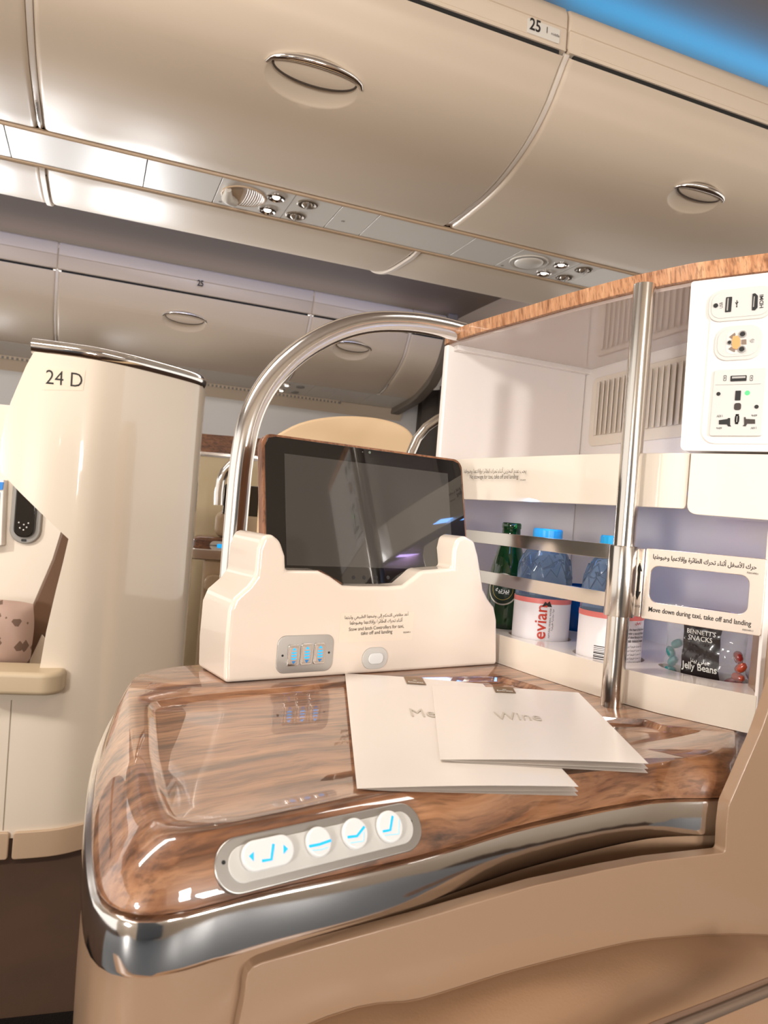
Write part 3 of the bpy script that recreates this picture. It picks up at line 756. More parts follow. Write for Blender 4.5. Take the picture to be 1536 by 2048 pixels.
# switch plate
def s7(c, k=540, oy=1180, s=4.8): return (c[0]/s+k, c[1]/s+oy)
a = PD.uv(*s7((62, 620))); b = PD.uv(*s7((605, 560))); t_ = PD.uv(*s7((330, 432)))[1]; bt_ = PD.uv(*s7((330, 788)))[1]
swp = prism('switch_plate', PD, rrect(a[0], bt_, b[0], t_, .009, 6), 0, .0012, alu2, dock, .0004, 2)
for q in ((115, 628), (560, 598)):
    c = PD.uv(*s7(q)); prism('screw', PD, ell(c[0], c[1], .0012, .0012, 12), 0, .0015, black, swp)
for i, (x0, y0, x1, y1) in enumerate(((160, 522, 270, 728), (285, 510, 398, 716), (412, 502, 520, 706))):
    ca = PD.uv(*s7(((x0+x1)/2, (y0+y1)/2))); hw = (PD.uv(*s7((x1, y1)))[0]-PD.uv(*s7((x0, y1)))[0])/2; hv = (PD.uv(*s7((x0, y0)))[1]-PD.uv(*s7((x0, y1)))[1])/2
    rm = prism('rocker_switch', PD, rrect(ca[0]-hw, ca[1]-hv, ca[0]+hw, ca[1]+hv, .0018, 4), .001, .0026, chrome, swp, .0006, 2)
    prism('rocker_face', PD, rrect(ca[0]-hw*.78, ca[1]-hv*.82, ca[0]+hw*.78, ca[1]+hv*.82, .001, 3), .002, .0034, mat('rocker_face', (200, 188, 176), .3, .8), swp, .0006, 2)
    PI = PD
    prism('lit_arrow', PI, [(ca[0]-hw*.35, ca[1]+hv*.5), (ca[0]+hw*.35, ca[1]+hv*.5), (ca[0], ca[1]+hv*.75)], .0033, .0037, blue, swp)
    prism('lit_arrow', PI, [(ca[0]+hw*.35, ca[1]-hv*.5), (ca[0]-hw*.35, ca[1]-hv*.5), (ca[0], ca[1]-hv*.78)], .0033, .0037, mat('blue_icon', (30, 110, 170), .4, emit=(20, 120, 190), es=.4), swp)
    for j in range(3):
        y = ca[1]+hv*(.27-.27*j); 
        k = hw*.42
        prism('lit_icon', PI, [(ca[0]-k, y-hv*.07), (ca[0], y-hv*.10), (ca[0]+k, y-hv*.04), (ca[0]+k, y+hv*.08), (ca[0], y+hv*.04), (ca[0]-k, y+hv*.08)], .0033, .0037, blue, swp)
# latch button
c = PD.uv(749, 1316); 
lb_ = prism('latch_surround', PD, rrect(c[0]-.0165, c[1]-.0118, c[0]+.0165, c[1]+.0118, .0117, 8), 0, .0016, greyp, dock, .0008, 2)
prism('latch_button', PD, rrect(c[0]-.0095, c[1]-.006, c[0]+.0095, c[1]+.006, .0055, 8), .0014, .0036, btnm, lb_, .001, 3)
lab = mat('clear_label', (238, 223, 204), .22, coat=.6)
l0 = PD.uv(676, 1292); l1 = PD.uv(828, 1224)
prism('stow_label', PD, rrect(l0[0], PD.uv(752, 1282)[1], l1[0], PD.uv(752, 1224)[1], .001, 2), 0, .0002, lab, dock)
textpx('lettering', ar('أعد مقابض التحكم إلى وضعها الطبيعي وثبتها'), PD, (689, 1238), (816, 1231), inkg, dock, off=.0006, hs=1.05)
textpx('lettering', ar('أثناء تحرك الطائرة وإقلاعها وهبوطها'), PD, (699, 1249), (804, 1243), inkg, dock, off=.0006, hs=1.05)
textpx('lettering', 'Stow and latch Controllers for taxi,', PD, (697, 1262), (807, 1255), inkg, dock, off=.0006, hs=1.1)
textpx('lettering', 'take off and landing', PD, (721, 1270), (784, 1266), inkg, dock, off=.0006, hs=1.1)
textpx('lettering', 'F0554911', PD, (806, 1266.5), (820, 1265.6), inkg, dock, off=.0006)

# ================================================================== TABLET
lean = radians(12.5)
P0 = D0+N2*.024+Vector((0, 0, -.075))
PT = PL(P0, E1v, Z*cos(lean)+N2*sin(lean))
tl = PT.uv(527, 884); tr = PT.uv(925, 905); br = PT.uv(930, 1075)
ux0 = (PT.uv(527, 905)[0]+PT.uv(531, 1055)[0])/2; ux1 = (PT.uv(926, 925)[0]+br[0])/2; vtop = (PT.uv(560, 886)[1]+PT.uv(890, 904)[1])/2
tab = thing('tablet', 'black tablet with a switched-off screen and wood-effect case, standing in the cream dock', 'tablet', PT.pt((ux0+ux1)/2, -.004))
prism('case', PT, rrect(ux0-.002, -.006, ux1+.002, vtop+.0015, .013, 7), -.0125, -.001, wtab, tab, .002, 3)
gl = [(ux0+.0012, .0), (PT.uv(640, 1141)[0], .0)] 
va = PT.uv(600, 1139)[1]; vb_ = PT.uv(745, 1168)[1]
gpoly = [(ux0+.0015, va), (PT.uv(640, 1140)[0], va), (PT.uv(690, 1165)[0], vb_-.001), (PT.uv(805, 1165)[0], vb_-.001), (PT.uv(848, 1138)[0], va), (ux1-.0015, va), (ux1-.0015, vtop-.013), (ux1-.005, vtop-.004), (ux1-.014, vtop-.0015), (ux0+.014, vtop-.0015), (ux0+.005, vtop-.004), (ux0+.0015, vtop-.013)]
prism('front_glass', PT, gpoly, -.002, 0, blackg, tab, .0006, 2)
sx0 = PT.uv(571, 1030)[0]; sx1 = PT.uv(900, 1030)[0]; sy1 = (PT.uv(567, 919)[1]+PT.uv(897, 937)[1])/2; sy0 = (PT.uv(576, 1139)[1]+PT.uv(903, 1136)[1])/2
prism('display', PT, [(sx0, sy0+.001), (sx1, sy0+.001), (sx1, sy1), (sx0, sy1)], -.001, .0003, screenm, tab)
c = PT.uv(739, 905); prism('camera_lens', PT, ell(c[0], c[1], .0016, .0016, 16), 0, .0005, mat('lens_dot', (110, 120, 110), .2), tab)
c = PT.uv(725, 904); prism('sensor_dot', PT, ell(c[0], c[1], .0005, .0005, 10), 0, .0005, greyk, tab)
for q in (707, 728, 752, 776): 
    c = PT.uv(q, 1155); prism('touch_key', PT, ell(c[0], c[1], .0022, .0022, 14), 0, .0002, mat('touch_key', (40, 40, 40), .3), tab)

# ================================================================== CHROME ARCH
PA = PL((.075, 1.04, 0), E1v, Z)
apx = [(462, 1130), (474, 1047), (480, 960), (486, 896), (505, 825), (535, 772), (562, 745), (610, 700), (672, 660), (730, 645), (790, 642), (850, 649), (915, 664)]
au = [(-.300, HT), (-.300, -.10), (-.300, -.03), (-.2985, .05), (-.290, .105), (-.268, .150), (-.232, .190), (-.186, .2225), (-.135, .2445), (-.075, .2575), (-.02, .2625), (.02, .263)]
au = smoothpoly(au, 5)
arch = thing('grab_rail', 'polished chrome tube arching from the console behind the tablet up to the cabinet', 'rail', PA.pt(-.30, HT))
tube('tube', [PA.pt(p.x, p.y) for p in au], .0138, chromeb, arch, 28)
lathe('foot_flange', PA.pt(-.30, HT), [(.022, 0), (.022, .003), (.018, .006), (.0139, .007)], chrome, arch, 24)

# ================================================================== CABINET
CP = [(.074, 1.062), (.0825, 1.043), (.113, .986), (.155, .913), (.187, .856), (.2125, .815), (.237, .778), (.2575, .752), (.283, .7225), (.336, .6825), (.40, .634), (.46, .589)]
sm = [tuple(p) for p in smoothpoly(CP[:9], 6)]+CP[9:]
CC = Curve(sm); SMAX = CC.S[-1]; S_edge = CC.hit(1510, 1430)[0]; S_sock = CC.hit(1373, 740)[0]
Bk = Vector((.299, 1.158)); bd = Vector((.066, -.211)).normalized()
PB = PL((Bk.x, Bk.y, 0), (bd.x, bd.y, 0), Z)                 # back wall
LW0 = Vector((.072, 1.06)); lwd = (Bk-LW0).normalized()
PLW = PL((LW0.x, LW0.y, 0), (lwd.x, lwd.y, 0), Z)            # left side wall
cab = thing('storage_cabinet', 'tall cream storage cabinet with wood-edged top, open shelves and socket tower', 'cabinet', (.25, .95, HT))
lwl = (Bk-LW0).length
box('side_panel', PLW, 0, HT, lwl, .247, -.012, 0, white, cab, .003)
box('back_panel', PB, -.01, HT, .50, .247, -.012, 0, white, cab, .001)
box('corner_ledge', PLW, .01, .2385, lwl, .2475, 0, .012, white, cab, .001)
# top plank: front edge follows the curve
def planpoly(front, back, z0, z1, name, m, parent, bevel=.001):
    n = len(front)+len(back); pts = front+back
    vs = [(p[0], p[1], z0) for p in pts]+[(p[0], p[1], z1) for p in pts]
    fs = [list(range(n))[::-1], list(range(n, 2*n))]+[[i, (i+1) % n, n+(i+1) % n, n+i] for i in range(n)]
    return M(name, vs, fs, m, parent, bevel, 2)
fc = [tuple(CC.pt(q*SMAX/50, 0, 0.002)[:2]) for q in range(51)]
back = [(.60, .62), (.52, .86), (.37, 1.22), (.30, 1.19), (.068, 1.078)]
planpoly(fc, back, .2495, .2665, 'top_board', wplank, cab)
fc2 = [tuple(CC.pt(q*SMAX/50, 0, -.004)[:2]) for q in range(51)]
planpoly(fc2, [(.58, .63), (.50, .86), (.36, 1.20), (.30, 1.17), (.075, 1.07)], .2455, .2495, 'soffit_panel', mat('soffit_gloss', (196, 178, 168), .1, coat=.8, crough=.03), cab, .0005)
# louvred panel on the back wall
u_l = PB.uv(1186, 800)[0]; vt_ = PB.uv(1194, 757)[1]; vb2 = PB.uv(1188, 893)[1]
fo = rrect(u_l, vb2, u_l+.30, vt_, .012, 5)
lv = prism('louvre_frame', PB, fo, 0, .003, cream, cab, .001, 2)
li0 = PB.uv(1196, 800)[0]; lt = PB.uv(1200, 766)[1]; lb2 = PB.uv(1192, 872)[1]
box('louvre_recess', PB, li0, lb2, li0+.275, lt, .0028, .0032, cream, lv)
k = 0
while li0+.0122*k < u_l+.285:
    x = li0+.0122*k
    prism('louvre_slat', PL(PB.pt(x, lb2, .0034), PB.x*cos(.30)+PB.n*sin(.30), Z), [(0, 0), (.0128, 0), (.0128, lt-lb2), (0, lt-lb2)], -.0005, .0006, cream, lv, .0003, 1); k += 1
# middle shelf: deep front lip and floor
S_dr = CC.hit(1380, 960)[0]
poly = roundcorners([(.035, .0255), (S_dr-.002, .0262), (S_dr-.002, .0806), (.035, .0806)], [.006, .004, .001, .001], 4)
CC.sheet('shelf_lip', poly, cream, cab, .009, 0, .0022, .008)
fc3 = [tuple(CC.pt(q*SMAX/40, 0, -.008)[:2]) for q in range(2, 41)]
bk3 = [(.50, .55), (.36, 1.0), (.302, 1.152), (.08, 1.068)]
planpoly(fc3, bk3, .050, .056, 'shelf_board', white, cab, .0005)
textpx('lettering', ar('يجب عدم التخزين أثناء تحرك الطائرة وإقلاعها وهبوطها'), PL(CC.pt(.10, 0), Vector((*(CC.at(.16)-CC.at(.06)), 0)), Z), (931, 946), (1056, 946), inkb, cab, off=.003, hs=1.2)
PLab = PL(CC.pt(.10, 0), Vector((*(CC.at(.16)-CC.at(.06)), 0)), Z)
textpx('lettering', 'No stowage for taxi, take off and landing', PLab, (943, 957.5), (1040, 957.5), inkb, cab, off=.003, hs=1.25)
textpx('lettering', 'F0554909', PLab, (1044, 962), (1055, 962), inkb, cab, off=.003)
# blue light strip under the shelf
CC.sheet('light_strip', [(.05, .0405), (SMAX-.14, .0405), (SMAX-.14, .0435), (.05, .0435)], mat('blue_strip', (60, 130, 230), .4, emit=(40, 120, 255), es=1.2), cab, .002, -.012, 0, .02)
la = area('shelf_light', (.235, .90, .046), (.30, .98, -.3), .02, .02, .13, (.14, .40, 1))
la.data.shape = 'RECTANGLE'; la.data.size = .2; la.data.size_y = .015
lb3 = area('shelf_light', (.335, .77, .046), (.38, .80, -.3), .02, .02, .06, (.55, .38, .9)); lb3.data.size = .1; lb3.data.size_y = .012
# drawer right of the shelf lip and the socket tower
poly = roundcorners([(S_dr, .0215), (SMAX-.01, .018), (SMAX-.01, .0800), (S_dr, .0800)], [.010, .004, .001, .001], 5)
CC.sheet('drawer_front', poly, pearl, cab, .09, .004, .004, .01)
tw = roundcorners([(S_sock+.001, .0825), (SMAX-.01, .0825), (SMAX-.01, .2475), (S_sock-.001, .2475)], [.006, .004, .001, .003], 5)
CC.sheet('socket_tower', tw, white, cab, .14, .003, .003, .01)

# sockets, on the flat of the tower
d9 = Vector((.057, -.0425, 0)).normalized(); PSK = PL(Vector((.283, .7225, 0)), d9, Z).off(.0032)
def s1(c): return (c[0]/5.689+1340, c[1]/5.689+540)
def uvk(x, y): return PSK.uv(*s1((x, y)))
def rk(name, x0, y0, x1, y1, r, o0, o1, m, parent, bev=.0006, skew=0):
    a = uvk(x0, (y0+y1)/2)[0]; b = uvk(x1, (y0+y1)/2)[0]; mx = (x0+x1)/2; t = uvk(mx, y0)[1]; bb = uvk(mx, y1)[1]
    return prism(name, PSK, rrect(a, bb, b, t, r, 6), o0, o1, m, parent, bev, 2)
rk('raised_surround', 412, 240, 1400, 1985, .013, -.001, .0016, white, cab, .0014)
PSK = PSK.off(.0016)
m1 = rk('port_plate', 440, 205, 1180, 575, .0115, -.002, .0014, greyp, cab, .001); rk('face', 480, 240, 1140, 535, .009, .0012, .0019, greyp, m1, .0002)
prt = rk('usb_port', 638, 315, 706, 485, .0006, .0018, .0024, black, m1, .0001); rk('contact_strip', 655, 330, 672, 470, .0003, .0023, .0027, alu2, m1, 0)
vp = prism('video_port', PSK, [uvk(945, 280), uvk(975, 272), uvk(1005, 300), uvk(1000, 435), uvk(970, 465), uvk(937, 465)][::-1], .0018, .0025, black, m1)
rk('contact_strip', 955, 310, 968, 430, .0002, .0024, .0029, alu2, m1, 0)
c = uvk(527, 412); prism('screw', PSK, ell(*c, .0021, .0021, 14), .0018, .0026, black, m1)
text('lettering', 'USB', PSK, uvk(607, 437), uvk(604, 372), inkg, m1, off=.0021, hs=1.2)
text('lettering', 'HDMI', PSK, uvk(1066, 435), uvk(1068, 285), inkb, m1, off=.0021, hs=.9, bold=.02)
# little trident symbol
for p, q, wv in (((765, 425), (768, 350), .0003), ((766, 400), (750, 375), .0003), ((767, 390), (782, 368), .0003)):
    P_, Q_ = Vector(uvk(*p)), Vector(uvk(*q)); d = (Q_-P_).normalized(); nn = Vector((-d.y, d.x))*wv
    prism('port_symbol', PSK, [tuple(P_-nn), tuple(Q_-nn), tuple(Q_+nn), tuple(P_+nn)], .0019, .0022, inkb, m1)
c = uvk(765, 425); prism('port_symbol', PSK, ell(*c, .0006, .0006, 10), .0019, .0022, inkb, m1)
m2 = rk('headset_socket_plate', 505, 632, 1060, 1030, .0125, -.002, .0014, greyp, cab, .001); rk('face', 545, 668, 1015, 985, .010, .0012, .0019, greyp, m2, .0002)
rk('socket_well', 645, 690, 885, 960, .006, .0017, .0021, mat('pale_grey_well', (214, 210, 204), .4), m2, .0001)
for x, y, r in ((833, 737, .0034), (823, 908, .0034), (685, 832, .0022)):
    c = uvk(x, y); o = lathe('jack_socket', PSK.pt(c[0], c[1], .0018), [(r, 0), (r, .0012), (r*.75, .0014), (r*.6, .0008)], greyk, m2, 18, PSK.n)
    prism('jack_hole', PSK, ell(c[0], c[1], r*.58, r*.58, 14), .0018, .0034, black, m2)
oc = mat('orange_core', (226, 160, 100), .5, var=.2)
prism('orange_core', PSK, [uvk(*p) for p in [(720, 900), (705, 830), (722, 760), (780, 755), (806, 790), (808, 880), (765, 912)]][::-1], .0019, .0030, oc, m2, .0003, 2)
for q in ([(680, 770), (745, 720), (752, 745), (715, 790)], [(672, 905), (705, 880), (748, 915), (740, 940)], [(820, 800), (875, 795), (875, 852), (820, 855)]):
    prism('contact_plate', PSK, [uvk(*p) for p in q], .0019, .0027, mat('bronze_contact', (150, 132, 118), .35, .7), m2)
c = uvk(942, 810); prism('indicator', PSK, ell(*c, .0018, .0018, 14), .0018, .0026, alu2, m2, .0003, 2)
m3 = rk('power_socket_plate', 478, 1132, 1080, 1895, .0025, -.002, .0028, greyp, cab, .0009)
def k3(name, x0, y0, x1, y1, m, r=.0004, o=.0033): return rk(name, x0, y0, x1, y1, r, .0025, o, m, m3, 0)
u_ = k3('usb_port', 697, 1208, 878, 1272, black, .0006, .0033); rk('contact_tongue', 715, 1218, 868, 1240, .0002, .0030, .0036, alu2, m3, 0)
for x in (633, 934):
    t = rk('charge_symbol', x-17, 1205, x+17, 1268, .0008, .0026, .0030, inkb, m3, 0); rk('charge_symbol_inner', x-12, 1212, x+12, 1262, .0006, .0029, .0031, greyp, m3, 0)
    rk('charge_bolt', x-3, 1222, x+4, 1250, .0001, .0030, .0033, inkb, m3, 0)
prism('parting_line', PSK, [uvk(525, 1312), uvk(1040, 1300), uvk(1040, 1304), uvk(525, 1316)][::-1], .0026, .0030, greyk, m3)
k3('earth_slot', 750, 1380, 812, 1490, black); k3('earth_pin_hole', 738, 1520, 815, 1600, mat('dark_brown_hole', (54, 44, 38), .4), .0020)
k3('usb_c_port', 745, 1645, 795, 1758, black, .0032, .0033); k3('port_tongue', 764, 1668, 776, 1738, greyk, .0003, .0036)
prism('pin_slot', PSK, [uvk(*p) for p in [(565, 1715), (665, 1700), (668, 1690), (692, 1690), (692, 1765), (703, 1785), (670, 1785), (655, 1762), (565, 1762)]][::-1], .0025, .0033, black, m3)
prism('pin_slot', PSK, [uvk(*p) for p in [(975, 1705), (870, 1700), (868, 1680), (850, 1680), (852, 1765), (835, 1780), (868, 1785), (885, 1755), (975, 1755)]], .0025, .0033, mat('dark_brown_hole', (54, 44, 38), .4), m3)
for x, y in ((560, 1416), (992, 1562)):
    c = uvk(x, y); prism('screw', PSK, ell(*c, .0018, .0018, 14), .0025, .0033, black, m3)
c = uvk(888, 1405); prism('green_light', PSK, ell(*c, .0022, .0022, 16), .0025, .0031, green_led, m3)
text('lettering', '110V', PSK, uvk(605, 1653), uvk(540, 1656), inkb, m3, off=.0031, hs=1.2)
text('lettering', '60Hz', PSK, uvk(998, 1648), uvk(932, 1652), inkb, m3, off=.0031, hs=1.2)
text('lettering', '60Hz', PSK, uvk(598, 1792), uvk(535, 1796), inkb, m3, off=.0031, hs=1.2)
text('lettering', '110V', PSK, uvk(990, 1788), uvk(925, 1792), inkb, m3, off=.0031, hs=1.2)

# lower tray with bottle wells
S_t0 = 0.02
tf = [tuple(CC.pt(S_t0+(S_edge-S_t0)*q/50, 0, 0)[:2]) for q in range(51)]
bkx = PB.pt(.36, 0)
tray = planpoly(tf, [(bkx.x, bkx.y), (Bk.x, Bk.y), (LW0.x+.01, LW0.y)], HT+.0004, -.1395, 'bottle_tray', cream, cab, .003)
B1 = Vector((.207, .928)); B2 = Vector((.262, .826)); BG = Vector((.172, .990)); BB = Vector((.281, 1.02)); BJ = Vector((.342, .765))
def cyl(c, r, z0, z1, rx=1, ang=0, n=36):
    vs = []; 
    for z in (z0, z1):
        for k in range(n):
            x = r*cos(2*pi*k/n)*rx; y = r*sin(2*pi*k/n); vs.append((c.x+x*cos(ang)-y*sin(ang), c.y+x*sin(ang)+y*cos(ang), z))
    return M('c', vs, [list(range(n))[::-1], list(range(n, 2*n))]+[[k, (k+1) % n, n+(k+1) % n, n+k] for k in range(n)], None)
cut(tray, [cyl(B1, .0385, -.169, -.1), cyl(B2, .0385, -.169, -.1), cyl(BG, .029, -.169, -.1), cyl(BB, .028, -.169, -.1), cyl(BJ, .027, -.169, -.1, 1.75, radians(-48))])
# right-hand end wall of the cabinet
EW = CC.at(S_edge+.001)
PEW = PL((EW.x, EW.y, 0), (.93, .37, 0), Z)
box('end_panel', PEW, 0, HT, .18, .03, -.004, 0.0, white, cab, .001)
# ================================================================== POLE, GUARD AND SIGN
PO = Vector((.2415, .7385)); 
pole = thing('support_pole', 'vertical brushed metal pole from the table top to the wood-edged board', 'pole', (PO.x, PO.y, HT))
tube('pole_tube', [(PO.x, PO.y, HT-.005), (PO.x, PO.y, .2465)], .0108, alu, pole, 32)
lathe('base_ring', (PO.x, PO.y, HT-.004), [(.0118, 0), (.0118, .002), (.0112, .0036), (.0108, .004)], alu, pole, 28)
gd = thing('sliding_guard', 'silver sliding guard on the pole with two bars and a move-down notice plate', 'guard', (PO.x, PO.y, -.085))
lathe('sleeve', (PO.x, PO.y, -.0845), [(.0110, 0), (.0143, 0), (.0146, .001), (.0146, .069), (.0143, .070), (.0110, .070)], alu, gd, 36)
sl = CC.hit(932, 1050)[0]-.01; sr = CC.hit(1215, 1100)[0]
PG = PL((.2575, .752, 0), (.778, -.628, 0), Z)
CB = Curve([tuple(CC.pt(q*SMAX/60, 0, .004)[:2]) for q in range(1, 60)])
s0 = CB.hit(932, 1050)[0]-.03; s1_ = CB.hit(1222, 1100)[0]+.004
def barpoly(z0, z1): return [(s0, z0), (s1_, z0), (s1_, z1), (s0, z1)]
CB.sheet('guard_bar', barpoly(-.0300, -.0145), alu, gd, .002, .0, .0004, .008, 2)
CB.sheet('guard_bar', barpoly(-.0800, -.0645), alu, gd, .002, .0, .0004, .008, 2)
s2 = PG.uv(1252, 1150)[0]; s3 = PG.uv(1291, 1160)[0]; s4 = PG.uv(1532, 1180)[0]
satin = mat('satin_silver_plate', (226, 212, 198), .26, .75)
PG2 = PG.off(.006)
br_ = box('bracket', PG2, s2-.008, -.0843, s3-.0008, -.0160, -.003, 0, satin, gd, .0006)
a = PG2.uv(1281, 1125); b = PG2.uv(1273, 1200); cx = (a[0]+b[0])/2
ah = .0032
prism('arrow_mark', PG2, [(cx, b[1]), (cx+ah, b[1]+.009), (cx+ah*.38, b[1]+.0085), (cx+ah*.38, a[1]-.0085), (cx+ah, a[1]-.009), (cx, a[1]), (cx-ah, a[1]-.009), (cx-ah*.38, a[1]-.0085), (cx-ah*.38, b[1]+.0085), (cx-ah, b[1]+.009)], 0, .0004, black, br_)
text('lettering', 'BE/1123', PG2, (cx-.004, b[1]-.007), (cx+.004, b[1]-.007), inkb, br_, hs=1.2)
# notice plate with a rounded window cut in it
pu0, pu1 = s3+.0004, s4; pv0, pv1 = -.0852, -.0150
wu0 = PG2.uv(1299, 1170)[0]; wu1 = PG2.uv(1497, 1190)[0]; wv1 = PG2.uv(1397, 1141)[1]; wv0 = PG2.uv(1397, 1217)[1]
outer = rrect(pu0, pv0, pu1, pv1, .0015, 6); inner = rrect(wu0, wv0, wu1, wv1, .0085, 6)
n = len(outer); vs = []; fs = []
for o in (0, -.003):
    vs += [PG2.pt(u, v, o) for u, v in outer]+[PG2.pt(u, v, o) for u, v in inner]
for i in range(n):
    j = (i+1) % n
    fs += [[i, j, n+j, n+i], [2*n+j, 2*n+i, 3*n+i, 3*n+j], [i, 2*n+i, 2*n+j, j], [n+j, 3*n+j, 3*n+i, n+i]]
npl = M('notice_plate', vs, fs, satin, gd, .0007, 3)
stk = mat('notice_sticker', (222, 204, 186), .4, .3)
v0 = PG2.uv(1400, 1236+10)[1]
text('lettering', ar('حرك للأسفل أثناء تحرك الطائرة وإقلاعها وهبوطها'), PG2, PG2.uv(1306, 1117), PG2.uv(1513, 1139), inkb, npl, hs=1.25, bold=.012)
text('lettering', 'Move down during taxi, take off and landing', PG2, PG2.uv(1297, 1222.5), PG2.uv(1502, 1252.5), inkb, npl, hs=1.28, bold=.008)
text('lettering', 'F0554901', PG2, PG2.uv(1494, 1147), PG2.uv(1516, 1150), inkg, npl)
text('lettering', 'F0554911', PG2, PG2.uv(1485, 1261), PG2.uv(1506, 1264), inkg, npl)

# ================================================================== BOTTLES
def cylmap(c, r, th0, z, s, vs, vert=False, hs=1):
    out = []
    for x, y in vs:
        if vert: a = th0+y*s*hs/r; zz = z+x*s          # text reading upwards
        else: a = th0+x*s/r; zz = z+y*s*hs
        out.append((c.x+sin(a)*r, c.y-cos(a)*r, zz))
    return out
def cyltext(name, body, c, r, deg, z, size, m, parent, vert=False, bold=0, hs=1):
    vs, fs, wd = tverts(body, bold); s = size/wd
    if vert: vs = [(x, -y) for x, y in vs]
    o = M(name, cylmap(c, r+.0004, radians(deg), z, s, vs, vert, hs), fs, m, parent, smooth=False, recalc=False)
    return o
def patch(name, c, r, d0, d1, z0, z1, m, parent, n=24, prof=None):
    def fn(u, v):
        a = radians(d0+(d1-d0)*u); z = z0+(z1-z0)*v; rr = (prof(z) if prof else r)
        return Vector((c.x+sin(a)*rr, c.y-cos(a)*rr, z))
    return grid(name, fn, n, 8, m, parent)
clearw = mat('clear_bottle_plastic', (205, 222, 236), .04, trans=.92, ior=1.33)
labelw = mat('white_bottle_label', (234, 228, 228), .35)
pinkb = mat('pink_label_band', (226, 120, 112), .4)
redi = mat('red_lettering', (196, 58, 36), .4)
capb = mat('light_blue_cap', (40, 172, 228), .35)
def water_bottle(lb, c, turn, zt, eng):
    z0 = -.1688; R = .0345
    t = thing('water_bottle', lb, 'bottle', (c.x, c.y, z0), 'bottled water with light blue caps')
    H = zt-z0-.012
    prof = [(R*.86, 0), (R*.97, .003), (R, .008), (R, H*.62), (R*1.0, H*.66), (R*.985, H*.72), (R*.93, H*.79), (R*.82, H*.86), (R*.66, H*.92), (R*.48, H*.965), (R*.42, H*.985), (R*.42, H)]
    facet = lambda a, z: 1-.030*abs(sin(3.5*a+z*95))*(1 if H*.66 < z < H*.93 else 0)
    # denser rings on the shoulder for the embossed peaks
    pr = []
    for i in range(len(prof)-1):
        k = 5 if prof[i][1] > H*.6 else 1
        for j in range(k): pr.append((prof[i][0]+(prof[i+1][0]-prof[i][0])*j/k, prof[i][1]+(prof[i+1][1]-prof[i][1])*j/k))
    pr.append(prof[-1])
    lathe('bottle_body', (c.x, c.y, z0), pr, clearw, t, 56, sq=facet, ang=60)
    lathe('water', (c.x, c.y, z0+.003), [(r*.955, z*.985) for r, z in pr if z < H*.90 and z > 0], mat('water', (190, 212, 232), .0, trans=.9, ior=1.2), t, 40, ang=60)
    lathe('cap', (c.x, c.y, z0+H-.006), [(R*.52, 0), (R*.54, .001), (R*.54, .0035), (R*.51, .004), (R*.52, .0045), (R*.515, .016), (R*.48, .018), (R*.2, .018)], capb, t, 60, sq=lambda a, z: 1+.02*(1 if sin(36*a) > 0 else 0), ang=25)
    lathe('collar', (c.x, c.y, z0+H-.0135), [(R*.46, 0), (R*.62, .001), (R*.60, .0045), (R*.45, .006)], mat('blue_ring', (40, 130, 205), .2, trans=.4), t, 40)
    def shoulder(z):
        for i in range(len(prof)-1):
            if prof[i][1] <= z <= prof[i+1][1]: return prof[i][0]+(prof[i+1][0]-prof[i][0])*(z-prof[i][1])/(prof[i+1][1]-prof[i][1])
        return R
    for ph0, amp, zc in ((0, .011, H*.74), (.35, .007, H*.83)):
        pts = []
        for k in range(29):
            zz = zc+amp*(1 if k % 2 else -1)*(.6+.4*sin(k*1.7)); a = 2*pi*k/28+ph0; rr = shoulder(zz)*.985; pts.append((c.x+rr*cos(a), c.y+rr*sin(a), z0+zz))
        tube('embossed_peaks', pts, .0011, clearw, t, 6)
    lt = z0+.0795
    lab_ = patch('label', c, R+.0004, -180, 180, z0+.006, lt, labelw, t, 60)
    patch('label_band', c, R+.0007, -180, 180, lt-.006, lt, pinkb, lab_, 60)
    if eng:
        cyltext('lettering', 'evian', c, R+.0006, turn, z0+.031, .041, redi, lab_, True, .012, 1.0)
        cyltext('lettering', 'NATURAL MINERAL WATER', c, R+.0006, turn+9, z0+.033, .036, inkg, lab_, True)
        cyltext('lettering', ar('مياه معدنية طبيعية'), c, R+.0006, turn+14, z0+.042, .026, inkg, lab_, True)
        prof2 = [(0, 0), (.0035, .006), (.006, .004), (.0085, .007), (.012, 0)]
        M('peak_emblem', cylmap(c, R+.0012, radians(turn-10), lt-.009, 1, prof2), [[0, 1, 2, 3, 4]], inkb, lab_, smooth=False)
    else:
        for k in range(16):
            wv = random.choice([.0006, .0009, .0013]); patch('barcode_bar', c, R+.0006, turn-34, turn-14, z0+.014+k*.0019, z0+.014+k*.0019+wv, inkb, lab_, 6)
        cyltext('lettering', 'evian', c, R+.0006, turn+38, z0+.078, .012, redi, lab_, False, .02)
        cyltext('lettering', ar('ايفيان'), c, R+.0006, turn+38, z0+.070, .010, redi, lab_, False, .02)
        for j, s_ in enumerate(('Born at the heart of the French', 'Alps, under a naturally filtered', 'years of slow filtration brings', 'minerals mineral water.')):
            cyltext('lettering', s_, c, R+.0006, turn+12, z0+.063-.0042*j, .034, inkb, lab_, False, .01, 1.3)
        for j in range(5):
            cyltext('lettering', ar('مياه معدنية طبيعية من جبال'), c, R+.0006, turn+14, z0+.045-.0042*j, .030, inkg, lab_, False, 0, 1.2)
    return t
def bang(c): return degrees(atan2(c.x, c.y))
water_bottle('clear water bottle with upright red lettering, left of the pole', B1, -bang(B1)-2+12, -.0047, True)
water_bottle('clear water bottle half behind the pole, barcode side turned to the front', B2, -bang(B2)+8, -.006, False)
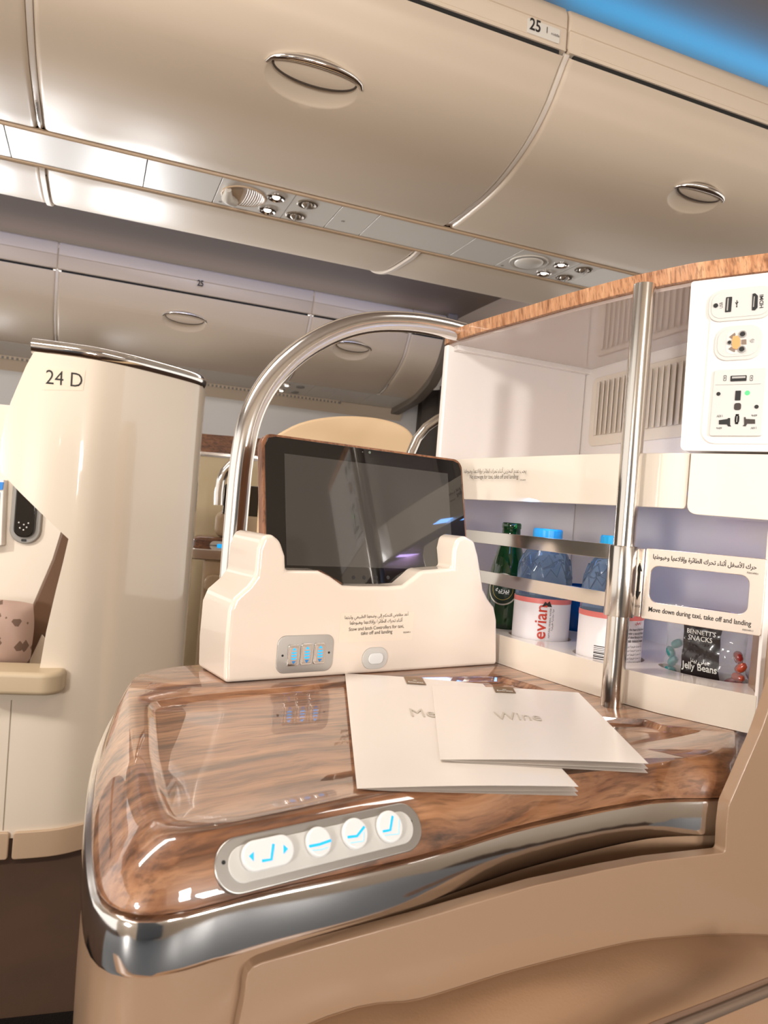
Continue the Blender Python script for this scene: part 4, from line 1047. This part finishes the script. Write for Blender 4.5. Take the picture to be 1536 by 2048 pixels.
# green glass bottle
gg = mat('green_bottle_glass', (14, 78, 30), .03, trans=.75, ior=1.5, coat=.5)
t = thing('green_glass_bottle', 'green glass water bottle with round dark label, left of the clear bottles', 'bottle', (BG.x, BG.y, -.1688))
lathe('bottle_body', (BG.x, BG.y, -.1688), [(.022, 0), (.0255, .004), (.026, .02), (.0262, .065), (.0258, .085), (.0245, .100), (.0215, .115), (.0178, .128), (.0145, .140), (.0125, .152), (.0120, .160), (.0128, .161), (.0128, .166), (.0118, .168)], gg, t, 44, ang=60)
def gpr(z):
    P = [(-.1688, .0262), (-.0838, .0262), (-.0688, .0246), (-.0538, .0216), (-.0408, .0179), (-.03, .014)]
    for i in range(len(P)-1):
        if P[i][0] <= z <= P[i+1][0]: return P[i][1]+(P[i+1][1]-P[i][1])*(z-P[i][0])/(P[i+1][0]-P[i][0])
    return P[-1][1]
ga = -bang(BG)-12
def disc(name, c, deg, zc, r0, r1, m, parent, off):
    def fn(u, v):
        q = 2*pi*u; rr = r0+(r1-r0)*v; z = zc+rr*sin(q)*1.0; R_ = gpr(z)+off; a = radians(deg)+rr*cos(q)/R_
        return Vector((c.x+sin(a)*R_, c.y-cos(a)*R_, z))
    return grid(name, fn, 48, 6, m, parent)
lab_ = disc('round_label', BG, ga, -.088, .0, .0205, mat('dark_green_label', (16, 40, 22), .35), t, .0006)
disc('silver_ring', BG, ga, -.088, .0190, .0208, mat('silver_foil', (210, 206, 190), .25, .6), lab_, .001)
disc('gold_ring', BG, ga, -.088, .0135, .0142, mat('gold_foil', (190, 170, 90), .3, .5), lab_, .001)
cyltext('lettering', ar('بيرييه'), BG, .0266, ga-20, -.092, .0185, mat('white_print', (236, 236, 228), .4), lab_, False, .02, 1.1)
cyltext('lettering', 'perrier', BG, .0262, ga-20, -.083, .017, mat('white_print', (236, 236, 228), .4), lab_, False, .02, 1.1)
patch('yellow_label_wing', BG, 0, ga+50, ga+80, -.093, -.082, mat('amber_label', (216, 160, 60), .4), t, 8, lambda z: gpr(z)+.0007)
t = thing('blue_cup', 'translucent deep blue plastic vessel between the two clear water bottles', 'cup', (BB.x, BB.y, -.1688))
lathe('cup_body', (BB.x, BB.y, -.1688), [(.021, 0), (.0225, .002), (.026, .088), (.0265, .090), (.0252, .090), (.0215, .004)], mat('deep_blue_plastic', (10, 92, 170), .1, trans=.5, ior=1.4), t, 36)
# ---- sweets bag
jd = radians(-42)
bx = Vector((cos(jd), sin(jd), 0)); PJ = PL((BJ.x, BJ.y, -.159), bx, Z)
bag = thing('sweets_bag', 'clear cellophane bag of jelly beans with a black printed front, in the oval well', 'bag of sweets', (BJ.x, BJ.y, -.168))
film = mat('clear_cellophane', (222, 226, 228), .06, trans=.7, ior=1.15, alpha=.6, coat=1)
def pillow(u, v, o=0, sgn=1):
    x = (u-.5); wv = .088*(1-.10*sin(pi*v)); crimp = (1-abs(2*v-1)**4)
    th = .0135*max(0, cos(pi*x))**.6*crimp
    th += .0007*sin(30*v+9*u)+.0006*sin(25*u-14*v)
    return PJ.pt(x*wv, .004+v*.082, sgn*(th)+o)
vsf = [pillow(i/30, j/24, 0, 1) for i in range(31) for j in range(25)]; vsb = [pillow(i/30, j/24, 0, -1) for i in range(31) for j in range(25)]
fs = []
for i in range(30):
    for j in range(24):
        q = [i*25+j, (i+1)*25+j, (i+1)*25+j+1, i*25+j+1]; fs.append(q); fs.append([x+775 for x in reversed(q)])
bb_ = M('bag_film', vsf+vsb, fs, film, bag, recalc=False, ang=70)
pr_ = mat('black_bag_print', (44, 38, 38), .3, coat=.5)
grid('printed_front', lambda u, v: pillow(.27+.46*u, .08+.90*v, .0009, 1), 24, 24, pr_, bag)
def bagtext(body, x, y, wd, m, hs=1, bold=.01):
    vs, fs_, W = tverts(body, bold); s = wd/W; out = []
    for a, b in vs:
        X = x+a*s; Y = y+b*s*hs; v = (Y-.004)/.082; wv = .088*(1-.10*sin(pi*max(0, min(1, v)))); u = .5+X/wv
        out.append(pillow(u, v, .0030, 1))
    M('lettering', out, fs_, m, bag, smooth=False, recalc=False)
wp = mat('white_print', (236, 236, 228), .4)
bagtext("BENNETT'S", -.0145, .060, .029, wp, 1.1); bagtext('SNACKS', -.0125, .0535, .024, wp, 1.1)
bagtext(ar('جيلي بينز'), -.009, .0315, .020, wp, 1.1); bagtext('Jelly Beans', -.0175, .0235, .0355, wp, 1.25, .02)
dk_ = mat('dim_ornament', (72, 65, 62), .4)
for rr, n, y0 in ((.009, 18, .045), (.006, 14, .045), (.0125, 22, .045), (.004, 9, .012)):
    for k in range(n):
        q = 2*pi*k/n if y0 > .02 else pi*k/n
        X = rr*cos(q); Y = y0+rr*sin(q); v = (Y-.004)/.082; u = .5+X/.081
        out = []
        for j in range(6):
            x2 = X+.0009*cos(j*pi/3)*(1.0); y2 = Y+.0009*sin(j*pi/3); out.append(pillow(.5+x2/.081, (y2-.004)/.082, .0018, 1))
        M('ornament_dot', out, [[0, 1, 2, 3, 4, 5]], dk_, bag, smooth=False) if k % 2 == 0 else None
jb = [mat('teal_sweet', (14, 120, 120), .25, coat=.5), mat('orange_sweet', (190, 74, 44), .25, coat=.5), mat('red_sweet', (150, 40, 36), .25, coat=.5), mat('cream_sweet', (226, 214, 190), .25, coat=.5)]
spots = [(-.033, .012, 0), (-.031, .022, 0), (-.034, .031, 0), (.034, .018, 1), (.036, .028, 1), (.033, .038, 2), (-.016, .004, 1), (-.004, .003, 3), (.008, .004, 1), (.020, .005, 2), (-.028, .041, 0), (.036, .008, 1), (-.010, .0045, 1), (.028, .012, 2)]
for i, (x, y, k) in enumerate(spots):
    c = PJ.pt(x, y+.004, .001 if abs(x) > .025 else .006); ax = (PJ.x*cos(i)+Z*sin(i)).normalized()
    o = lathe('jelly_bean', c-ax*.0065, [(.0008, 0), (.0035, .0015), (.0046, .0045), (.0045, .0085), (.0034, .0115), (.0008, .013)], jb[k], None, 14, ax)
    tag(o, ['teal jelly bean inside the cellophane bag', 'orange jelly bean inside the cellophane bag', 'dark red jelly bean inside the cellophane bag', 'cream jelly bean inside the cellophane bag'][k], 'jelly bean', ['teal jelly beans in the bag', 'orange jelly beans in the bag', 'dark red jelly beans in the bag', 'cream jelly beans in the bag'][k])

# ================================================================== MENUS
def menu(lb, tlp, trp, brp, blp, word, wa, wb, tabx, hl, hr, fr):
    TL, BL = hz(*tlp, hl), hz(*blp, hl); TR, BR = hz(*trp, hr), hz(*brp, hr)
    pl = PL(BL, BR-BL, TL-BL); W_ = ((TR-TL).length+(BR-BL).length)/2; H_ = ((TL-BL).length+(TR-BR).length)/2
    t = thing('menu_card', lb, 'menu', (TL+BR)/2)
    for i, (nm, f) in enumerate((('cover', 1), ('inner_page', fr+.45*(1-fr)), ('back_cover', fr))):
        def fn(u, v, f=f, i=i):
            p = BL.lerp(BR, u).lerp(TL.lerp(TR, u), v)
            z = hl+(hr-hl)*f*u-.0004*i*min(1, u*8)+.0012*sin(pi*u)*(1 if f == 1 else -.2*f)
            return Vector((p.x, p.y, z))
        o = grid(nm, fn, 20, 14, paper, t, solid=.0003)
        if i == 0: top_ = fn; cover = o
    def P(u, v): return top_(u, v)+pl.n*.0007
    # brown tab with the airline mark at the head of the cover
    tu = tabx
    gt = grid('brown_tab', lambda u, v: P(tu-.068+.136*u, 1-.105*(1-v)), 6, 4, paperb, cover)
    def put(body, u0, v0, wd, m, hs=1, bold=0, o_=.0006):
        vs, fs, W = tverts(body, bold); s = wd/W
        M('lettering', [top_(u0+a*s, v0+b*s*hs*W_/H_)+pl.n*o_ for a, b in vs], fs, m, cover, smooth=False, recalc=False)
    put('Emirates', tu-.052, 1-.092, .104, wpp, 1.9, .01, .0010)
    put('BUSINESS', tu-.050, 1-.122, .100, pale, 1.2)
    for k in range(7):
        q = pi*(k+.5)/7; c = (tu, 1-.060); a1 = (c[0]+.020*cos(q), c[1]+.020*sin(q)*W_/H_)
        nn = (-sin(q)*.003, cos(q)*.003*W_/H_)
        M('emblem_petal', [top_(c[0], c[1])+pl.n*.0011, top_((c[0]+a1[0])/2+nn[0], (c[1]+a1[1])/2+nn[1])+pl.n*.0011, top_(*a1)+pl.n*.0011, top_((c[0]+a1[0])/2-nn[0], (c[1]+a1[1])/2-nn[1])+pl.n*.0011], [[0, 1, 2, 3]], wpp, cover, smooth=False, recalc=False)
    ua = pl.uv(*wa); ub = pl.uv(*wb)
    put(word, ua[0]/W_, ua[1]/H_, (ub[0]-ua[0])/W_, pale, 1.9, .0)
    return t
wpp = mat('white_print', (236, 236, 228), .4)
menu('longer white menu card lying underneath, its left part uncovered, edge near the tablet dock', (690, 1347), (966, 1368), (1157, 1573), (714, 1577), 'Menu', (817, 1438), (912, 1444), .5, HT+.0014, HT+.0085, .30)
menu('shorter white wine card lying on top, right of the other card', (864, 1371), (1157, 1385), (1297, 1527), (880, 1519), 'Wine', (990, 1443), (1084, 1447), .49, HT+.0075, HT+.0175, .45)
# ================================================================== NEAR SEAT SIDE
sd = Vector((.2375, .1405, 0)); 
A3 = hz(489, 1923, -.24); B3 = hz(1442, 1701, -.24)
PW = PL(A3, (B3-A3), Z)
seatside = thing('passenger_seat', 'beige seat at the bottom right, glossy moulded side rising to a column, padded leather bolster', 'seat', (.1, -.2, -CZ))
pw = [PW.uv(*p) for p in [(489, 1925), (640, 1884), (836, 1831), (1064, 1765), (1201, 1735), (1292, 1718), (1442, 1701), (1444, 1650), (1449, 1606), (1456, 1590), (1470, 1558), (1490, 1512), (1512, 1462), (1530, 1410)]]
pw = pw+[(pw[-1][0]+.012, pw[-1][1]+.03), (pw[-1][0]+.20, pw[-1][1]+.10), (pw[-1][0]+.20, -.71), (PW.uv(471, 2048)[0], -.71), (PW.uv(471, 2048)[0], PW.uv(471, 2048)[1]), PW.uv(484, 1990)]
pw = roundcorners(pw, [.008]+[.004]*(len(pw)-1), 3)
prism('moulded_panel', PW, pw, -.006, .004, paneln, seatside, .0045, 5)
prism('upper_column', PL(CC.pt(S_edge, 0, 0), (.98, -.2, 0), Z), [(.0045, HT+.004), (.30, HT+.004), (.30, -.02), (.011, -.02), (.006, -.08)], -.05, .0, paneln, seatside, .004, 3)
# padded bolster below
BOL = [PW.uv(*p) for p in [(560, 2060), (836, 1988), (1018, 1933), (1201, 1888), (1292, 1872), (1428, 1863), (1536, 1865), (1700, 1880)]]
bolx = smoothpoly([(-.25, BOL[0][1]-.06)]+BOL, 6)
sec = [(.004, 0), (.010, .0005), (.03, -.004), (.05, -.013), (.066, -.028), (.073, -.050), (.074, -.08), (.068, -.4)]
vs = []; fs = []
for p in bolx:
    for o, dz in sec: vs.append(PW.pt(p.x, p.y+dz, o))
ns = len(sec)
for i in range(len(bolx)-1):
    for j in range(ns-1): fs.append([i*ns+j, (i+1)*ns+j, (i+1)*ns+j+1, i*ns+j+1])
cushion = seatside
M('bolster', vs, fs, leather, cushion, ang=60)
tube('piping', [PW.pt(p.x, p.y-.0012, .0045) for p in bolx[6:]], .0016, leather, cushion, 8)
ln_ = [PW.off(.0745).uv(*p) for p in [(1180, 2110), (1310, 2050), (1420, 2008), (1536, 1962), (1640, 1920)]]
PWo = PW.off(.074)
tube('seam_piping', [PWo.pt(u, v) for u, v in ln_], .0016, brownl, cushion, 8)
tube('trim_bead', [PWo.pt(u, v-.006) for u, v in ln_], .004, mat('grey_trim_bead', (128, 108, 92), .4, .4), cushion, 10)

# ================================================================== SEAT SHELL 24 D
PP = [(-1.10, 1.79), (-.98, 1.812), (-.898, 1.835), (-.83, 1.855), (-.765, 1.883), (-.72, 1.922), (-.680, 1.972), (-.62, 2.065), (-.580, 2.14), (-.566, 2.19), (-.567, 2.24), (-.59, 2.30), (-.64, 2.36)]
PPs = [tuple(p) for p in smoothpoly(PP, 5)]
PC = Curve(PPs); SP = PC.S[-1]
def ph(px, py): return PC.hit(px, py)
ztop = .327; zb = -.935
lft = [ph(*p) for p in [(67, 705), (52, 732), (38, 765), (22, 803), (10, 838), (2, 880), (0, 915), (2, 945), (40, 985), (92, 1036), (137, 1078)]]
dn_ = [ph(*p) for p in [(126, 1125), (112, 1180), (92, 1265), (78, 1345)]]
sL = 0.0; bz = ph(100, 1640)[1]
poly = [(sL, zb+.05), (SP, zb+.05), (SP, ztop), (lft[0][0]+.004, ztop)]+lft+dn_+[(dn_[-1][0]-.02, dn_[-1][1]-.01), (sL, dn_[-1][1]-.01)]
shell = thing('cabin_seat', 'seat with a tall glossy cream shell marked 24 D and a chrome top rail', 'seat', PC.pt(SP*.45, -CZ))
PC.sheet('shell_body', poly, podm, shell, .022, 0, .005, .012, 4)
# top chrome rail
rp = []
n = 44; s_l = lft[0][0]-.006; s_r = PC.hit(398, 760)[0]+.03
for i in range(n+1):
    q = s_l+(s_r-s_l)*i/n; rp.append(PC.pt(q, ztop+.016, -.011))
rp.append(PC.pt(s_r+.012, ztop+.010, -.011)); rp.append(PC.pt(s_r+.018, ztop-.004, -.011))
tube('chrome_rail', rp, [.019]*(n+1)+[.018, .010], chrome, shell, 24)
# door-like seam, seat number, kick board
def shtext(body, p0, p1, m, hs=1, bold=0):
    a = Vector(ph(*p0)); b = Vector(ph(*p1)); vs, fs, W = tverts(body, bold); d = b-a; s = d.length/W; d.normalize(); p = Vector((-d.y, d.x))
    M('lettering', [PC.pt((a+d*x*s+p*y*s*hs).x, (a+d*x*s+p*y*s*hs).y, .0012) for x, y in vs], fs, m, shell, smooth=False, recalc=False)
a = ph(86, 768); b = ph(168, 740)
shtext('24 D', (91, 767.5), (164, 775), inkb, 1.18, -.002)
pa = [ph(*p) for p in [(87, 780), (166, 781), (171, 741), (91, 735)]]
PC.sheet('number_plate', pa, mat('clear_plate', (238, 222, 202), .15, coat=1, crough=.02), shell, .0008, .0007, 0, .01)
sl_ = [ph(*p) for p in [(5, 1661), (7, 1661), (24, 1400), (22, 1400)]]
PC.sheet('panel_seam', sl_, mat('seam_line', (150, 136, 118), .7), shell, .0005, .0006, 0, .01)
k1 = [(0, zb), (ph(17, 1700)[0], zb), (ph(17, 1700)[0], zb+.068), (0, zb+.068)]
k2 = [(ph(25, 1700)[0], zb), (SP, zb), (SP, zb+.068), (ph(25, 1700)[0], zb+.068)]
kb = mat('kick_strip_plastic', (196, 168, 140), .5)
PC.sheet('kick_board', roundcorners(k1, .008), kb, shell, .01, .010, .003, .012)
PC.sheet('kick_board', roundcorners(k2, .008), kb, shell, .01, .010, .003, .012)
# inside of that seat, left edge of the photo
PI_ = PL((-1.3, 2.10, 0), (1, .12, 0), Z)
inn = shell
box('inner_wall', PI_, -.25, -.95, .47, .22, -.02, 0, cream, inn, .003)
a = PI_.uv(0, 1345); b = PI_.uv(160, 1060)
def up(q): return PI_.uv(*q)
prism('storage_box', PI_, [up((-60, 1095)), up((11, 1090)), up((16, 960)), up((-60, 955))], 0, .03, white, inn, .003)
prism('blue_pocket_item', PI_, [up((-60, 1020)), up((7, 1018)), up((9, 985)), up((-60, 980))], .028, .032, mat('blue_pocket', (30, 120, 190), .4, emit=(20, 110, 210), es=.3), inn)  # blue items kept here, no lamps; their glow is added
prism('blue_pocket_item', PI_, [up((-60, 980)), up((14, 980)), up((16, 965)), up((-60, 962))], .028, .034, mat('blue_pocket', (30, 120, 190), .4), inn)
# remote handset in its cradle
hs_ = thing('remote_handset', 'black oval remote handset in a grey cradle, left of the 24 D shell', 'remote', PI_.pt(*up((52, 1080))))
c0 = up((55, 1080)); 
w_ = (up((86, 1040))[0]-up((24, 1040))[0])/2; cu = up((54, 1040))[0]; vb3 = up((53, 1087))[1]
prism('cradle', PI_, rrect(cu-w_, vb3, cu+w_, vb3+.22, w_*.95, 10), 0, .012, greyk, hs_, .004, 3)
prism('handset', PI_, rrect(cu-w_*.68, vb3+.018, cu+w_*.68, vb3+.205, w_*.6, 10), .010, .022, blackg, hs_, .004, 3)
for q in ((-.01, .035), (0, .045), (.008, .038), (-.014, .05), (.012, .05), (0, .03)):
    prism('key', PI_, ell(cu+q[0], vb3+q[1]+.01, .0022, .0022, 8), .022, .0228, greyp, hs_)
prism('release_slot', PI_, rrect(cu-.007, vb3+.006, cu+.007, vb3+.013, .002), .012, .0135, black, hs_)
# brown leather side wing and seat
P5 = PL((-1.0, 2.00, 0), (1, .45, 0), Z)
wing = shell
prism('leather_wing', P5, [P5.uv(*p) for p in [(20, 1375), (75, 1375), (150, 1085), (140, 1040), (122, 1065), (105, 1120), (62, 1220), (50, 1340)]], -.05, 0, brownl, wing, .006, 3)
prism('cream_wing_edge', P5.off(.004), [P5.uv(*p) for p in [(46, 1350), (84, 1350), (94, 1280), (84, 1268)]], -.01, 0, cream, wing, .003, 2)
# pillow
pm, nt, pb = newmat('patterned_pillow_cloth'); tcn = nt.nodes.new('ShaderNodeTexCoord'); vo = nt.nodes.new('ShaderNodeTexVoronoi'); vo.distance = 'MANHATTAN'
vo.inputs['Scale'].default_value = 22; rr_ = nt.nodes.new('ShaderNodeValToRGB'); rr_.color_ramp.interpolation = 'CONSTANT'
rr_.color_ramp.elements[0].color = (*lin((112, 88, 74)), 1); rr_.color_ramp.elements[1].position = .40; rr_.color_ramp.elements[1].color = (*lin((176, 148, 134)), 1)
nt.links.new(tcn.outputs['Object'], vo.inputs['Vector']); nt.links.new(vo.outputs['Distance'], rr_.inputs['Fac']); nt.links.new(rr_.outputs['Color'], pb.inputs['Base Color']); pb.inputs['Roughness'].default_value = .85
PQ = PL((-1.0, 1.93, 0), (1, .2, 0), Z)
pc = PQ.uv(-20, 1268); pr2 = PQ.uv(67, 1268)[0]-pc[0]; pv = (PQ.uv(20, 1196)[1]-PQ.uv(20, 1336)[1])/2
def pil(sg):
    def fn(u, v):
        a = 2*u-1; b = 2*v-1; e = (1-abs(a)**3)*(1-abs(b)**3)
        return PQ.pt(pc[0]+a*pr2*(1-.06*b*b), pc[1]+b*pv*(1-.08*a*a), sg*.055*max(0, e)**.6+.003*sin(9*a+5*b))
    return fn
f1 = pil(1); f2 = pil(-1)
vs = [f1(i/16, j/16) for i in range(17) for j in range(17)]+[f2(i/16, j/16) for i in range(17) for j in range(17)]; fs = []
for i in range(16):
    for j in range(16):
        q = [i*17+j, (i+1)*17+j, (i+1)*17+j+1, i*17+j+1]; fs += [q, [x+289 for x in reversed(q)]]
tag(M('pillow', vs, fs, pm, None, ang=80), 'pinkish pillow with brown triangle pattern, at the left edge above the armrest', 'pillow')
# armrest
P6 = PL((-1.0, 1.76, 0), (1, .2, 0), Z); q0 = P6.uv(-80, 1390); q1 = P6.uv(121, 1340); qb = P6.uv(60, 1393)[1]; qt = P6.uv(60, 1339)[1]
ay = Vector((-.2, .98, 0)); Pt = PL(P6.pt(0, qb), P6.x, ay)
arm = shell
prism('armrest', Pt, rrect(q0[0], 0, q1[0], .12, .045, 6), 0, (qt-qb)*.86, mat('cream_leather', (196, 176, 146), .45, bs=(500, .15, .0005)), arm, .012, 4)
# ================================================================== FAR CENTRE SEATS
P8 = PL((-.45, 3.05, 0), (1, .25, 0), Z)
def f8(q): return P8.uv(*q)
fs_ = thing('far_partition', 'cream partition with a wooden band and metal trim, seen between the 24 D shell and the arch', 'partition', P8.pt(f8((430, 1200))[0], -.9))
x0 = f8((370, 900))[0]; x1 = f8((560, 900))[0]
prism('partition_panel', P8, [(x0-.1, -.93), (x1+.02, -.93), (x1+.02, f8((440, 915))[1]), (x0-.1, f8((390, 910))[1])], -.03, 0, mat('sand_partition', (190, 172, 140), .35, coat=.3), fs_, .003)
prism('wooden_band', P8, [f8(p) for p in [(340, 900), (560, 917), (560, 880), (340, 862)]], -.03, .004, wfar, fs_, .002)
prism('metal_trim', P8, [f8(p) for p in [(340, 906), (560, 922), (560, 915), (340, 899)]], -.02, .01, chrome, fs_, .002)
P9 = P8.off(.28)
def f9(q): return P9.uv(*q)
fc_ = thing('far_console', 'small far wooden console with chrome edge and blue-lit control, left of the chrome arch', 'console table', P9.pt(*f9((430, 1120))))
def r9(name, x0, y0, x1, y1, r, o0, o1, m, parent, bev=.003):
    a = f9((x0, (y0+y1)/2))[0]; b = f9((x1, (y0+y1)/2))[0]; mx = (x0+x1)/2
    return prism(name, P9, rrect(a, f9((mx, y1))[1], b, f9((mx, y0))[1], r, 6), o0, o1, m, parent, bev, 3)
r9('wooden_top', 386, 1076, 520, 1106, .02, -.15, 0, wfar, fc_, .012)
r9('chrome_band', 378, 1100, 520, 1122, .02, -.16, .004, chrome, fc_, .006)
r9('control_plate', 419, 1083, 470, 1101, .018, 0, .003, greyp, fc_, .001); r9('lit_icon', 434, 1088, 445, 1096, .004, .003, .005, blue, fc_, 0)
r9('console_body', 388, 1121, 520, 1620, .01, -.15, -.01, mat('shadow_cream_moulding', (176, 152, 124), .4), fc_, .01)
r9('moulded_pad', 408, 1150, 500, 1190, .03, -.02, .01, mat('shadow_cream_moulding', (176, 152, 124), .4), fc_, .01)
fa = thing('far_grab_rail', 'small chrome arch beside a far screen, left of the big arch', 'rail', P9.pt(*f9((438, 1010))))
tube('tube', [P9.pt(*f9(p), .0) for p in [(437, 1010), (438, 985), (441, 962), (449, 944), (462, 930), (480, 922), (505, 918)]], .017, chrome, fa, 16)
ft = thing('far_tablet', 'far black screen in a cream dock, seen between the arch and the tablet', 'screen', P9.pt(*f9((490, 1035))))
r9('screen', 447, 971, 540, 1032, .008, -.03, -.005, blackg, ft, .003)
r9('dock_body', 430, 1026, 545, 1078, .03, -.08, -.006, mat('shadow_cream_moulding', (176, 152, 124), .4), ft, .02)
hdr = thing('cabin_seat', 'seat with a round-topped tan back rising behind the tablet', 'seat', (-.0, 1.9, -CZ))
PH = PL((.0, 1.9, 0), (1, .15, 0), Z)
hp = [PH.uv(*p) for p in [(455, 2050), (520, 950), (540, 885), (575, 857), (620, 840), (680, 832), (740, 834), (785, 843), (815, 858), (832, 880), (800, 2050)]]
hp = [hp[0]]+[tuple(p) for p in smoothpoly(hp[1:-1], 5)]+[hp[-1]]
prism('padded_back', PH, hp, -.10, 0, headm, hdr, .018, 5)
far2 = thing('far_grab_rail', 'chrome arch partly hidden behind the white cabinet side, right of the tan seat shell', 'rail', PL((.1, 1.75, 0), (1, .3, 0), Z).pt(0, -.1))
PF2 = PL((.1, 1.65, 0), (1, .3, 0), Z)
tube('tube', [PF2.pt(*PF2.uv(*p)) for p in [(750, 1850), (815, 1000), (818, 940), (822, 905), (834, 877), (852, 855), (875, 839), (905, 825)]], .0105, alu, far2, 16)
# dark curtain behind, in folds
def cf(u, v):
    a = 2.12+.9*u; return W3(a, 3.55+.03*sin(u*46)+1.2*u*0, -.9+2.0*v)
cur = grid('curtain', lambda u, v: W3(2.14+.03*sin(u*40), 4.95-1.7*u, -.93+1.80*v), 60, 4, curtain, solid=.004)
tag(cur, 'dark grey curtain at the end of the far bins, beside the white cabinet side', 'curtain')
tag(slab('trim_6', [W3(2.2, 4.95, .82), W3(2.2, 2.62, .82), W3(2.2, 2.62, 1.36), W3(2.2, 4.95, 1.36)], binm), kind='structure')
# white lining band with wood trim low on the far wall
tag(slab('trim_7', [W3(-3, 4.90, -.12), W3(3, 4.90, -.12), W3(3, 4.92, .02), W3(-3, 4.92, .02)], wfar), kind='structure')
# woven mat
pmt = PL(hz(75, 2030, -.93), (1, .3, 0), (-.3, 1, 0))
wm = mat('dark_woven_cloth', (22, 17, 15), 1, spec=.1, bs=(300, 1, .004))
tag(prism('floor_mat', PL(hz(90, 2060, -.943), (1, .3, 0), (-.3, 1, 0)), rrect(-.5, -.35, .14, .03, .02), 0, .01, wm, None, .003), 'dark speckled woven mat on the floor in the lower left corner', 'mat')

# ================================================================== OWN SEAT (seen only in reflections)
own = seatside
PO_ = PL((-.25, -.62, 0), (1, .1, 0), Z)
prism('backrest', PO_, roundcorners([(0, -.5), (.6, -.5), (.56, .15), (.45, .30), (.15, .30), (.04, .15)], .08, 6), -.12, 0, mat('slate_leather', (84, 90, 97), .45), own, .03, 4)
PSe = PL((-.55, -.70, -.58), (1, .5, 0), (-.5, 1, 0))
prism('reflection_cushion', PSe, rrect(0, 0, 1.7, .90, .08, 6), 0, .13, mat('slate_leather', (84, 90, 97), .45), own, .03, 4)  # unseen; widened and greyed to shape the chrome band's reflection
